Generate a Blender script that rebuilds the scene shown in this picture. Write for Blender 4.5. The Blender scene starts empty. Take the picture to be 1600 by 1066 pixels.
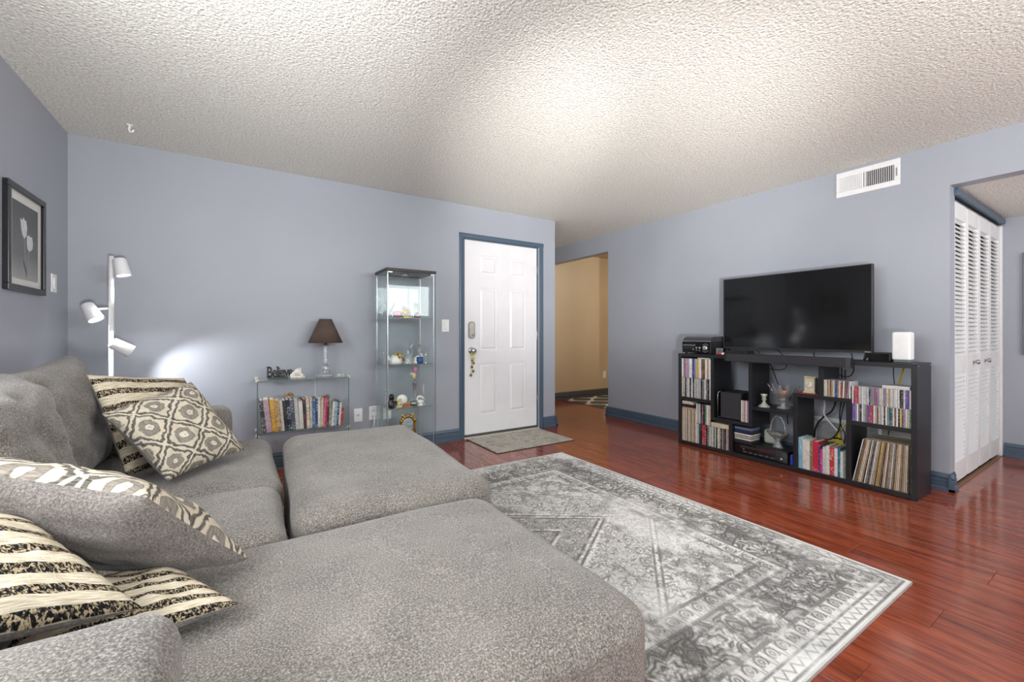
import bpy, bmesh, math, random
import numpy as np
from mathutils import Vector, Matrix, noise

R = math.radians
scene = bpy.context.scene
C = scene.collection

# ------------------------------------------------------------------ camera, world, lights, exposure
cam_data = bpy.data.cameras.new('camera')
cam_data.sensor_width = 36.0
cam_data.lens = 663.6 * 36.0 / 1600.0
cam_data.shift_y = -12.0 / 1600.0
cam_data.clip_start = 0.02
camera = bpy.data.objects.new('camera', cam_data)
camera.location = (0, 0, 1.0834)
camera.rotation_euler = (R(90), 0, -0.5696)
C.objects.link(camera)
scene.camera = camera

world = bpy.data.worlds.new('daylight')
scene.world = world
world.use_nodes = True
bg = world.node_tree.nodes['Background']
bg.inputs[0].default_value = (0.86, 0.93, 1.0, 1)
bg.inputs[1].default_value = 1.0


def area_light(name, loc, rot, sx, sy, power, color):
    d = bpy.data.lights.new(name, 'AREA')
    d.shape = 'RECTANGLE'
    d.size, d.size_y = sx, sy
    d.energy = power
    d.color = color
    o = bpy.data.objects.new(name, d)
    o.location = loc
    o.rotation_euler = rot
    C.objects.link(o)
    return o


def spot_light(name, loc, target, power, angle, blend, color, radius):
    d = bpy.data.lights.new(name, 'SPOT')
    d.energy = power
    d.spot_size = R(angle)
    d.spot_blend = blend
    d.color = color
    d.shadow_soft_size = radius
    o = bpy.data.objects.new(name, d)
    o.location = loc
    o.rotation_euler = (Vector(target) - Vector(loc)).to_track_quat('-Z', 'Y').to_euler()
    C.objects.link(o)
    return o


def point_light(name, loc, power, color, radius):
    d = bpy.data.lights.new(name, 'POINT')
    d.energy = power
    d.color = color
    d.shadow_soft_size = radius
    o = bpy.data.objects.new(name, d)
    o.location = loc
    C.objects.link(o)
    return o


# light panels at the unseen rear window and a window added over the sofa
area_light('unseen_rear_window_light', (2.45, -2.70, 1.85), (R(90), 0, 0), 2.85, 0.76, 105, (0.93, 0.97, 1.0))
area_light('added_sofa_window_light', (-1.06, 0.7, 1.62), (R(90), 0, R(-90)), 2.1, 1.0, 70, (0.93, 0.97, 1.0))
# photographer's flash, bounced off the ceiling
FLASH = (1.0, 0.985, 0.96)
spot_light('bounce_flash', (0.20, -0.50, 0.80), (1.66, 2.44, 2.40), 250, 24, 1.0, FLASH, 0.08)
spot_light('flash_fill_right', (0.20, -0.50, 0.80), (3.35, 3.25, 2.40), 560, 50, 1.0, FLASH, 0.10)  # this and the next three: spots added to even out ceiling and walls
spot_light('flash_fill_side', (0.20, -0.50, 0.80), (3.50, 0.80, 2.40), 230, 52, 1.0, FLASH, 0.10)
spot_light('flash_fill_left', (0.15, -0.50, 0.80), (-0.45, 2.90, 2.40), 280, 58, 1.0, FLASH, 0.10)
spot_light('flash_fill_wide', (0.30, -1.10, 0.75), (1.9, 1.8, 2.40), 35, 130, 1.0, FLASH, 0.10)

scene.view_settings.view_transform = 'Standard'
scene.view_settings.look = 'None'
scene.view_settings.exposure = 0.33
scene.view_settings.gamma = 1.0
scene.view_settings.use_curve_mapping = False
scene.cycles.transparent_max_bounces = 32
scene.cycles.max_bounces = 10
scene.cycles.diffuse_bounces = 5
scene.cycles.sample_clamp_indirect = 6.0
scene.cycles.caustics_reflective = False
scene.cycles.caustics_refractive = False


# ------------------------------------------------------------------ materials
def lin(h):
    h = h.lstrip('#')
    out = []
    for i in (0, 2, 4):
        v = int(h[i:i + 2], 16) / 255.0
        out.append(v / 12.92 if v <= 0.04045 else ((v + 0.055) / 1.055) ** 2.4)
    return (out[0], out[1], out[2], 1.0)


class NT:
    """small node-tree writer"""

    def __init__(self, name):
        self.m = bpy.data.materials.new(name)
        self.m.use_nodes = True
        self.t = self.m.node_tree
        self.b = self.t.nodes['Principled BSDF']
        self.out = self.t.nodes['Material Output']

    def n(self, kind, **kw):
        nd = self.t.nodes.new(kind)
        for k, v in kw.items():
            setattr(nd, k, v)
        return nd

    def l(self, a, b):
        self.t.links.new(a, b)

    def setin(self, nd, key, v):
        if hasattr(v, 'is_linked') or isinstance(v, bpy.types.NodeSocket):
            self.l(v, nd.inputs[key])
        else:
            nd.inputs[key].default_value = v

    def math(self, op, a, b=0.0, c=0.0, clamp=False):
        nd = self.n('ShaderNodeMath', operation=op, use_clamp=clamp)
        self.setin(nd, 0, a)
        self.setin(nd, 1, b)
        self.setin(nd, 2, c)
        return nd.outputs[0]

    def coords(self, kind='Object', scale=(1, 1, 1), rot=(0, 0, 0), loc=(0, 0, 0)):
        tc = self.n('ShaderNodeTexCoord')
        mp = self.n('ShaderNodeMapping')
        self.l(tc.outputs[kind], mp.inputs[0])
        mp.inputs['Scale'].default_value = scale
        mp.inputs['Rotation'].default_value = rot
        mp.inputs['Location'].default_value = loc
        return mp.outputs[0]

    def noise(self, vec, scale, detail=3, rough=0.5, dist=0.0):
        nd = self.n('ShaderNodeTexNoise')
        self.l(vec, nd.inputs['Vector'])
        nd.inputs['Scale'].default_value = scale
        nd.inputs['Detail'].default_value = detail
        nd.inputs['Roughness'].default_value = rough
        nd.inputs['Distortion'].default_value = dist
        return nd.outputs[0]

    def voronoi(self, vec, scale, feature='F1', rnd=1.0, metric='EUCLIDEAN', out='Distance'):
        nd = self.n('ShaderNodeTexVoronoi', feature=feature, distance=metric)
        self.l(vec, nd.inputs['Vector'])
        nd.inputs['Scale'].default_value = scale
        nd.inputs['Randomness'].default_value = rnd
        return nd.outputs[out]

    def ramp(self, fac, stops, interp='LINEAR'):
        nd = self.n('ShaderNodeValToRGB')
        cr = nd.color_ramp
        cr.interpolation = interp
        while len(cr.elements) > 1:
            cr.elements.remove(cr.elements[-1])
        cr.elements[0].position = stops[0][0]
        cr.elements[0].color = stops[0][1]
        for p, c in stops[1:]:
            e = cr.elements.new(p)
            e.color = c
        self.l(fac, nd.inputs[0])
        return nd.outputs[0]

    def mix(self, fac, a, b, blend='MIX'):
        nd = self.n('ShaderNodeMix', data_type='RGBA', blend_type=blend)
        self.setin(nd, 0, fac)
        self.setin(nd, 6, a)
        self.setin(nd, 7, b)
        return nd.outputs[2]

    def bump(self, height, strength=0.3, dist=0.01):
        nd = self.n('ShaderNodeBump')
        nd.inputs['Strength'].default_value = strength
        nd.inputs['Distance'].default_value = dist
        self.l(height, nd.inputs['Height'])
        self.l(nd.outputs[0], self.b.inputs['Normal'])

    def base(self, col):
        self.setin(self.b, 'Base Color', col)

    def p(self, **kw):
        for k, v in kw.items():
            self.setin(self.b, k.replace('_', ' '), v)
        return self


MATS = {}


def mat(name, hexcol, rough=0.5, metal=0.0, var=0.08, scale=30.0, bump=0.0, spec=0.5, coat=0.0):
    """plain material with a little procedural variation"""
    if name in MATS:
        return MATS[name]
    t = NT(name)
    c = lin(hexcol)
    v = t.coords('Object')
    nz = t.noise(v, scale, 3)
    lo = tuple(x * (1 - var) for x in c[:3]) + (1,)
    hi = tuple(min(1, x * (1 + var)) for x in c[:3]) + (1,)
    t.base(t.ramp(nz, [(0.3, lo), (0.7, hi)]))
    t.p(Roughness=rough, Metallic=metal)
    t.b.inputs['Specular IOR Level'].default_value = spec
    if coat:
        t.b.inputs['Coat Weight'].default_value = coat
    if bump:
        t.bump(nz, bump, 0.004)
    MATS[name] = t.m
    return t.m


def wall_material(name, hexcol):
    t = NT(name)
    v = t.coords('Object')
    big = t.noise(v, 1.3, 3)
    fine = t.noise(v, 140, 3, 0.6)
    c = lin(hexcol)
    lo = tuple(x * 0.96 for x in c[:3]) + (1,)
    hi = tuple(min(1, x * 1.04) for x in c[:3]) + (1,)
    t.base(t.ramp(big, [(0.3, lo), (0.7, hi)]))
    t.p(Roughness=0.42)
    t.b.inputs['Specular IOR Level'].default_value = 0.35
    t.bump(fine, 0.25, 0.003)
    return t.m


M_WALL = wall_material('blue_grey_wall_paint', 'a3a7b0')
M_TAN = wall_material('tan_wall_paint', 'c4b193')
M_TRIM = mat('slate_blue_trim_paint', '4b5d6e', 0.35, var=0.05)


def ceiling_material():
    t = NT('popcorn_ceiling')
    v = t.coords('Object')
    a = t.noise(v, 80, 4, 0.65)
    b = t.voronoi(v, 105, 'SMOOTH_F1')
    hsum = t.math('SUBTRACT', t.math('MULTIPLY', a, 1.3), b)
    t.base(t.ramp(t.noise(v, 85, 2, 0.6), [(0.33, lin('d2cec3')), (0.5, lin('eae8e0')), (0.64, lin('f7f6f1'))]))
    t.p(Roughness=0.95)
    t.b.inputs['Specular IOR Level'].default_value = 0.1
    t.bump(hsum, 0.72, 0.0095)
    return t.m


M_CEIL = ceiling_material()


def plank_material():
    t = NT('red_laminate_plank')
    tc = t.n('ShaderNodeTexCoord')
    oi = t.n('ShaderNodeObjectInfo')
    off = t.n('ShaderNodeVectorMath', operation='MULTIPLY_ADD')
    cmb = t.n('ShaderNodeCombineXYZ')
    for i in range(3):
        t.l(oi.outputs['Random'], cmb.inputs[i])
    t.l(cmb.outputs[0], off.inputs[0])
    off.inputs[1].default_value = (17.0, 31.0, 5.0)
    t.l(tc.outputs['Object'], off.inputs[2])
    mp = t.n('ShaderNodeMapping')
    t.l(off.outputs[0], mp.inputs[0])
    mp.inputs['Scale'].default_value = (1.0, 0.075, 1.0)
    grain = t.noise(mp.outputs[0], 42, 6, 0.62, 0.6)
    mp2 = t.n('ShaderNodeMapping')
    t.l(off.outputs[0], mp2.inputs[0])
    mp2.inputs['Scale'].default_value = (1.0, 0.22, 1.0)
    fig = t.noise(mp2.outputs[0], 9, 4, 0.55, 1.2)
    col = t.ramp(grain, [(0.30, lin('3d130b')), (0.44, lin('78301d')), (0.60, lin('a65334')), (0.78, lin('883a23'))])
    col2 = t.ramp(fig, [(0.3, lin('6f2e1d')), (0.55, lin('994f34')), (0.75, lin('813d28'))])
    m = t.mix(0.42, col, col2)
    hs = t.n('ShaderNodeHueSaturation')
    t.l(m, hs.inputs['Color'])
    t.l(t.math('MULTIPLY_ADD', oi.outputs['Random'], 0.22, 0.88), hs.inputs['Value'])
    t.base(hs.outputs[0])
    t.p(Roughness=0.13)
    t.b.inputs['Specular IOR Level'].default_value = 0.8
    t.bump(grain, 0.035, 0.002)
    return t.m


M_PLANK = plank_material()


def sofa_fabric(name, dark, mid, light, uv=False):
    t = NT(name)
    v = t.coords('Object')
    sp = t.noise(v, 230, 3, 0.75)
    big = t.noise(v, 5, 3, 0.55)
    c = t.ramp(sp, [(0.32, lin(dark)), (0.5, lin(mid)), (0.68, lin(light))])
    c2 = t.mix(0.16, c, t.ramp(big, [(0.3, lin(dark)), (0.7, lin(light))]))
    t.base(c2)
    t.p(Roughness=0.95)
    t.b.inputs['Specular IOR Level'].default_value = 0.15
    t.b.inputs['Sheen Weight'].default_value = 0.25
    t.b.inputs['Sheen Roughness'].default_value = 0.5
    t.bump(sp, 0.35, 0.004)
    return t.m


M_SOFA = sofa_fabric('grey_chenille', '383532', '767069', 'b8b2ab')
M_PILLOW_BACK = sofa_fabric('grey_brown_felt', '4a4542', '7b746f', 'a19a95')


def stripe_material():
    t = NT('cream_black_striped_weave')
    v = t.coords('UV')
    sx = t.n('ShaderNodeSeparateXYZ')
    t.l(v, sx.inputs[0])
    wob = t.noise(v, 9, 2)
    vv = t.math('ADD', sx.outputs[1], t.math('MULTIPLY', t.math('SUBTRACT', wob, 0.5), 0.022))
    ph = t.math('FRACT', t.math('MULTIPLY', vv, 7.0))
    mpb = t.coords('UV', (90, 42, 1))
    zig = t.noise(mpb, 1.0, 2, 0.6, 0.8)
    blot = t.ramp(zig, [(0.42, lin('1b1a1c')), (0.50, lin('3a3733')), (0.58, lin('b3a283'))], 'LINEAR')
    mpc = t.coords('UV', (14, 150, 1))
    th = t.noise(mpc, 1.0, 2)
    cream = t.ramp(th, [(0.35, lin('b2a48c')), (0.65, lin('e2d8c3'))])
    edge = t.ramp(ph, [(0.0, (0, 0, 0, 1)), (0.02, (1, 1, 1, 1)), (0.43, (1, 1, 1, 1)), (0.46, (0, 0, 0, 1))])
    t.base(t.mix(edge, cream, blot))
    t.p(Roughness=0.95)
    t.b.inputs['Specular IOR Level'].default_value = 0.1
    t.bump(t.math('ADD', th, t.math('MULTIPLY', zig, 0.8)), 0.5, 0.004)
    return t.m


def ikat_material():
    t = NT('cream_black_ikat_weave')
    v = t.coords('UV')
    dn = t.n('ShaderNodeTexNoise')
    dn.inputs['Scale'].default_value = 17
    dn.inputs['Detail'].default_value = 2
    t.l(v, dn.inputs['Vector'])
    sub = t.n('ShaderNodeVectorMath', operation='MULTIPLY_ADD')
    t.l(dn.outputs['Color'], sub.inputs[0])
    sub.inputs[1].default_value = (0.085, 0.045, 0)
    t.l(v, sub.inputs[2])
    mp = t.n('ShaderNodeMapping')
    t.l(sub.outputs[0], mp.inputs[0])
    mp.inputs['Rotation'].default_value = (0, 0, R(45))
    mp.inputs['Scale'].default_value = (3.5, 3.5, 1)
    d = t.voronoi(mp.outputs[0], 1.0, 'F1', 0.0, 'MINKOWSKI')
    d.node.inputs['Exponent'].default_value = 1.7
    eg = t.voronoi(mp.outputs[0], 1.0, 'DISTANCE_TO_EDGE', 0.0)
    cream, blk, gry, wht = lin('d3c7b1'), lin('1c1b1d'), lin('7d756c'), lin('dfd6c5')
    inner = t.ramp(d, [(0.0, lin('4a4541')), (0.035, wht), (0.10, wht), (0.125, lin('57514c')), (0.16, gry), (0.25, gry), (0.285, lin('5c554f')),
                       (0.32, cream), (1.0, wht)], 'LINEAR')
    line = t.ramp(eg, [(0.0, (0, 0, 0, 1)), (0.032, (0, 0, 0, 1)), (0.046, (1, 1, 1, 1)), (0.112, (1, 1, 1, 1)), (0.135, (0, 0, 0, 1))])
    col = t.mix(line, inner, blk)
    th = t.noise(t.coords('UV', (160, 18, 1)), 1.0, 2)
    t.base(t.mix(0.25, col, t.ramp(th, [(0.3, lin('6d665c')), (0.7, lin('efe6d6'))])))
    t.p(Roughness=0.95)
    t.b.inputs['Specular IOR Level'].default_value = 0.1
    t.bump(th, 0.4, 0.003)
    return t.m


M_STRIPE = stripe_material()
M_IKAT = ikat_material()


def rug_material():
    t = NT('distressed_grey_rug')
    at = t.n('ShaderNodeAttribute', attribute_name='rug_colour')
    v = t.coords('Object')
    f = t.noise(v, 190, 3, 0.7)
    t.base(t.mix(0.22, at.outputs['Color'], t.ramp(f, [(0.3, lin('6a6662')), (0.7, lin('f2efe9'))]), 'MIX'))
    t.p(Roughness=0.95)
    t.b.inputs['Specular IOR Level'].default_value = 0.1
    t.bump(f, 0.35, 0.003)
    return t.m


M_RUG = rug_material()


def glass_pane(name, tint, spec=0.010):
    """thin clear sheet: mostly see-through, reflecting by angle"""
    t = NT(name)
    tr = t.n('ShaderNodeBsdfTransparent')
    tr.inputs[0].default_value = tint
    gl = t.n('ShaderNodeBsdfGlossy')
    gl.inputs['Roughness'].default_value = 0.02
    gl.inputs['Color'].default_value = (0.95, 1, 0.98, 1)
    fr = t.n('ShaderNodeLayerWeight')
    fr.inputs[0].default_value = 0.5
    nz = t.noise(t.coords('Object'), 6, 1)
    fac = t.math('MULTIPLY_ADD', nz, 0.01, t.math('MULTIPLY_ADD', t.math('POWER', fr.outputs['Facing'], 5.0), 0.8, spec))
    mx = t.n('ShaderNodeMixShader')
    t.l(fac, mx.inputs[0])
    t.l(tr.outputs[0], mx.inputs[1])
    t.l(gl.outputs[0], mx.inputs[2])
    t.l(mx.outputs[0], t.out.inputs[0])
    return t.m


def crystal(name, tint, body='e8ecee', clear=0.55, frost=0.14):
    """cut glass: see-through, glossy and a little milky"""
    t = NT(name)
    tr = t.n('ShaderNodeBsdfTransparent')
    tr.inputs[0].default_value = tint
    gl = t.n('ShaderNodeBsdfGlossy')
    gl.inputs['Roughness'].default_value = 0.06
    df = t.n('ShaderNodeBsdfDiffuse')
    df.inputs[0].default_value = lin(body)
    fr = t.n('ShaderNodeLayerWeight')
    fr.inputs[0].default_value = 0.55
    vz = t.voronoi(t.coords('Object'), 120)
    bm = t.n('ShaderNodeBump')
    bm.inputs['Strength'].default_value = 0.5
    bm.inputs['Distance'].default_value = 0.004
    t.l(vz, bm.inputs['Height'])
    t.l(bm.outputs[0], gl.inputs['Normal'])
    t.l(bm.outputs[0], fr.inputs['Normal'])
    m1 = t.n('ShaderNodeMixShader')
    t.l(t.math('MULTIPLY_ADD', fr.outputs['Facing'], 0.7, 1 - clear - 0.3, clamp=True), m1.inputs[0])
    t.l(tr.outputs[0], m1.inputs[1])
    t.l(gl.outputs[0], m1.inputs[2])
    m2 = t.n('ShaderNodeMixShader')
    m2.inputs[0].default_value = frost
    t.l(m1.outputs[0], m2.inputs[1])
    t.l(df.outputs[0], m2.inputs[2])
    t.l(m2.outputs[0], t.out.inputs[0])
    return t.m


M_PANE = glass_pane('clear_cabinet_glass', (0.972, 0.988, 0.984, 1))
M_WINDOW_PANE = glass_pane('clear_window_glass', (0.99, 0.99, 0.99, 1))
M_EDGE = mat('green_glass_edge', '5f7672', 0.2, var=0.1)
M_CRYSTAL = crystal('clear_cut_crystal', (0.97, 0.98, 0.98, 1))
M_PINK_GLASS = crystal('pink_art_glass', (0.95, 0.6, 0.75, 1), 'd67fa6', 0.45, 0.5)
M_RED_GLASS = crystal('rose_red_glass', (0.85, 0.45, 0.5, 1), 'a8596b', 0.45, 0.45)
M_BLACK = mat('black_laminate', '1d1d21', 0.38, var=0.15, scale=60)
M_BLACK_GLOSS = mat('glossy_black_plastic', '0b0b0d', 0.12, var=0.1)
M_BLACK_MATTE = mat('matte_black_plastic', '161619', 0.55, var=0.15)
M_CHARCOAL = mat('charcoal_cloth_panel', '2f2f33', 0.8, var=0.2, scale=300)
M_SILVER = mat('brushed_silver', 'b9b9bb', 0.3, 0.9)
M_NICKEL = mat('satin_nickel', 'a8a298', 0.32, 0.9)
M_GOLD = mat('polished_gold', 'c79a3a', 0.25, 0.9)
M_WHITE = mat('white_gloss_paint', 'e9e8e8', 0.35, var=0.03)
M_WHITE_PLASTIC = mat('white_plastic', 'efefee', 0.4, var=0.03)
M_LAMP_WHITE = mat('white_enamel', 'e6e6e8', 0.4, var=0.03)
M_DOOR = mat('white_door_paint', 'e9e8ea', 0.38, var=0.03, scale=4)
M_LOUVRE = mat('white_louvre_paint', 'e6e6e6', 0.45, var=0.04, scale=8)
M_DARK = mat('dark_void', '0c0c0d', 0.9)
M_PAGES = mat('book_pages', 'd9d2c2', 0.85, var=0.2, scale=150)
M_SHADE = mat('brown_linen_shade', '57473f', 0.9, var=0.25, scale=260)
M_PORCELAIN = mat('white_porcelain', 'eeebe4', 0.25, var=0.04)
M_CREAM = mat('cream_ceramic', 'd9c898', 0.35, var=0.12)
M_YELLOW_CORD = mat('yellow_cable', 'c9b52a', 0.45)
M_BLUE = mat('deep_blue_glaze', '1f4f93', 0.25, var=0.15)
M_ORANGE = mat('orange_brown_glaze', 'b8713c', 0.4, var=0.35, scale=120)
M_PINK = mat('pink_petal', 'e07fae', 0.5, var=0.15)
M_MAT = None


def emission(name, col, strength):
    t = NT(name)
    e = t.n('ShaderNodeEmission')
    e.inputs[0].default_value = col
    e.inputs[1].default_value = strength
    t.l(e.outputs[0], t.out.inputs[0])
    return t.m


M_BULB = emission('lit_lamp_diffuser', (1, 0.99, 0.97, 1), 6.0)


def spine_material(name, hexcol, markhex, amount=0.5, rough=0.5, marks=0.75):
    """printed spine: blocky flat marks running along the height"""
    if name in MATS:
        return MATS[name]
    t = NT(name)
    oi = t.n('ShaderNodeObjectInfo')
    tc = t.n('ShaderNodeTexCoord')
    add = t.n('ShaderNodeVectorMath', operation='MULTIPLY_ADD')
    cmb = t.n('ShaderNodeCombineXYZ')
    for i in range(3):
        t.l(oi.outputs['Random'], cmb.inputs[i])
    t.l(cmb.outputs[0], add.inputs[0])
    add.inputs[1].default_value = (3.1, 5.3, 9.7)
    t.l(tc.outputs['Object'], add.inputs[2])
    mp = t.n('ShaderNodeMapping')
    t.l(add.outputs[0], mp.inputs[0])
    mp.inputs['Scale'].default_value = (190, 190, 110)
    nz = t.noise(mp.outputs[0], 1.0, 1, 0.5)
    mp2 = t.n('ShaderNodeMapping')
    t.l(add.outputs[0], mp2.inputs[0])
    mp2.inputs['Scale'].default_value = (4, 4, 14)
    zone = t.noise(mp2.outputs[0], 1.0, 1, 0.5)
    m = t.math('MULTIPLY', t.math('MULTIPLY', t.math('GREATER_THAN', nz, 0.56), t.math('GREATER_THAN', zone, 1.0 - amount)), marks)
    shade = t.noise(add.outputs[0], 40, 2)
    c = lin(hexcol)
    lo = tuple(x * 0.86 for x in c[:3]) + (1,)
    t.base(t.mix(m, t.ramp(shade, [(0.3, lo), (0.7, c)]), lin(markhex)))
    t.p(Roughness=rough)
    MATS[name] = t.m
    return t.m


# ------------------------------------------------------------------ mesh helpers
class MB:
    """collects shapes in world coordinates and links them as ONE mesh object"""

    def __init__(self):
        self.v, self.f, self.mi, self.sm = [], [], [], []

    def add(self, verts, faces, mi=0, smooth=False):
        o = len(self.v)
        self.v.extend(tuple(p) for p in verts)
        for f in faces:
            self.f.append(tuple(i + o for i in f))
            self.mi.append(mi)
            self.sm.append(smooth)
        return self

    def box(self, x0, x1, y0, y1, z0, z1, mi=0, M=None):
        p = [(x0, y0, z0), (x1, y0, z0), (x1, y1, z0), (x0, y1, z0), (x0, y0, z1), (x1, y0, z1), (x1, y1, z1), (x0, y1, z1)]
        if M is not None:
            p = [M @ Vector(q) for q in p]
        return self.add(p, [(0, 3, 2, 1), (4, 5, 6, 7), (0, 1, 5, 4), (1, 2, 6, 5), (2, 3, 7, 6), (3, 0, 4, 7)], mi)

    def bbox(self, x0, x1, y0, y1, z0, z1, b=0.004, seg=1, mi=0, M=None, smooth=False):
        """bevelled box"""
        bm = bmesh.new()
        bmesh.ops.create_cube(bm, size=1.0)
        for v in bm.verts:
            v.co = Vector(((x0 + x1) / 2 + v.co.x * (x1 - x0), (y0 + y1) / 2 + v.co.y * (y1 - y0), (z0 + z1) / 2 + v.co.z * (z1 - z0)))
        b = min(b, 0.49 * min(abs(x1 - x0), abs(y1 - y0), abs(z1 - z0)))
        bmesh.ops.bevel(bm, geom=list(bm.edges), offset=b, segments=seg, affect='EDGES', profile=0.5)
        bm.normal_update()
        bm.verts.index_update()
        vs = [(M @ v.co if M is not None else v.co.copy()) for v in bm.verts]
        fs = [[v.index for v in f.verts] for f in bm.faces]
        bm.free()
        return self.add(vs, fs, mi, smooth)

    def lathe(self, prof, c=(0, 0, 0), n=20, mi=0, M=None, smooth=True, scale=(1, 1), flute=0.0, nf=8):
        vs, fs = [], []
        for r, z in prof:
            for k in range(n):
                a = 2 * math.pi * k / n
                rr = r * (1 + flute * math.cos(nf * a))
                p = Vector((rr * math.cos(a) * scale[0], rr * math.sin(a) * scale[1], z))
                p = (M @ p) if M is not None else p + Vector(c)
                vs.append(p)
        m = len(prof)
        for i in range(m - 1):
            for k in range(n):
                fs.append((i * n + k, i * n + (k + 1) % n, (i + 1) * n + (k + 1) % n, (i + 1) * n + k))
        if prof[0][0] > 1e-5:
            fs.append(tuple(reversed(range(n))))
        if prof[-1][0] > 1e-5:
            fs.append(tuple(range((m - 1) * n, m * n)))
        return self.add(vs, fs, mi, smooth)

    def cyl(self, p0, p1, r0, r1=None, n=14, mi=0, smooth=True):
        r1 = r0 if r1 is None else r1
        return self.tube([p0, p1], [r0, r1], n, mi, smooth)

    def tube(self, pts, r, n=8, mi=0, smooth=True):
        pts = [Vector(p) for p in pts]
        rs = r if isinstance(r, (list, tuple)) else [r] * len(pts)
        vs, fs = [], []
        up = None
        for i, p in enumerate(pts):
            d = (pts[min(i + 1, len(pts) - 1)] - pts[max(i - 1, 0)])
            d = d.normalized() if d.length > 1e-9 else Vector((0, 0, 1))
            if up is None:
                up = d.orthogonal().normalized()
            up = (up - d * up.dot(d))
            up = up.normalized() if up.length > 1e-6 else d.orthogonal().normalized()
            w = d.cross(up)
            for k in range(n):
                a = 2 * math.pi * k / n
                vs.append(p + (up * math.cos(a) + w * math.sin(a)) * rs[i])
        for i in range(len(pts) - 1):
            for k in range(n):
                fs.append((i * n + k, i * n + (k + 1) % n, (i + 1) * n + (k + 1) % n, (i + 1) * n + k))
        fs.append(tuple(reversed(range(n))))
        fs.append(tuple(range((len(pts) - 1) * n, len(pts) * n)))
        return self.add(vs, fs, mi, smooth)

    def ball(self, c, r, n=12, m=8, mi=0):
        rx, ry, rz = r if isinstance(r, (tuple, list)) else (r, r, r)
        prof = [(max(1e-6, math.sin(math.pi * i / m)), -math.cos(math.pi * i / m)) for i in range(m + 1)]
        M = Matrix.Translation(c) @ Matrix.Diagonal((rx, ry, rz, 1))
        return self.lathe(prof, n=n, M=M, mi=mi)

    def prism(self, poly, d0, d1, axis='y', mi=0, smooth=False):
        """poly of 2D points extruded from d0 to d1 along an axis"""
        def pt(a, b, d):
            return {'y': (a, d, b), 'x': (d, a, b), 'z': (a, b, d)}[axis]
        n = len(poly)
        vs = [pt(a, b, d0) for a, b in poly] + [pt(a, b, d1) for a, b in poly]
        fs = [tuple(range(n)), tuple(reversed(range(n, 2 * n)))]
        fs += [(i, n + i, n + (i + 1) % n, (i + 1) % n) for i in range(n)]
        return self.add(vs, fs, mi, smooth)

    def build(self, name, mats, parent=None, fix=True):
        me = bpy.data.meshes.new(name)
        base = parent.matrix_basis.translation if parent is not None else Vector((0, 0, 0))
        root = parent
        if parent is not None and parent.parent is not None:
            base = base + parent.parent.matrix_basis.translation
        if parent is None and self.v:
            a = np.array(self.v)
            lo, hi = a.min(0), a.max(0)
            base = Vector(((lo[0] + hi[0]) / 2, (lo[1] + hi[1]) / 2, lo[2]))
        me.from_pydata([tuple(Vector(p) - base) for p in self.v], [], self.f)
        for m in (mats if isinstance(mats, (list, tuple)) else [mats]):
            me.materials.append(m)
        me.polygons.foreach_set('material_index', self.mi)
        me.polygons.foreach_set('use_smooth', self.sm)
        if fix:
            bm = bmesh.new()
            bm.from_mesh(me)
            bmesh.ops.recalc_face_normals(bm, faces=bm.faces)
            bm.to_mesh(me)
            bm.free()
        me.update()
        o = bpy.data.objects.new(name, me)
        C.objects.link(o)
        if parent is not None:
            o.parent = parent
        else:
            o.location = base
        return o


def tag(o, label, cat, group=None):
    o['label'] = label
    o['category'] = cat
    if group:
        o['group'] = group
    return o


def thing(name, label, cat, loc, group=None):
    o = bpy.data.objects.new(name, None)
    o.empty_display_size = 0.05
    o.location = loc
    C.objects.link(o)
    return tag(o, label, cat, group)


def struct(o, label=None, cat=None):
    o['kind'] = 'structure'
    if label:
        o['label'] = label
    if cat:
        o['category'] = cat
    return o


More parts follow.
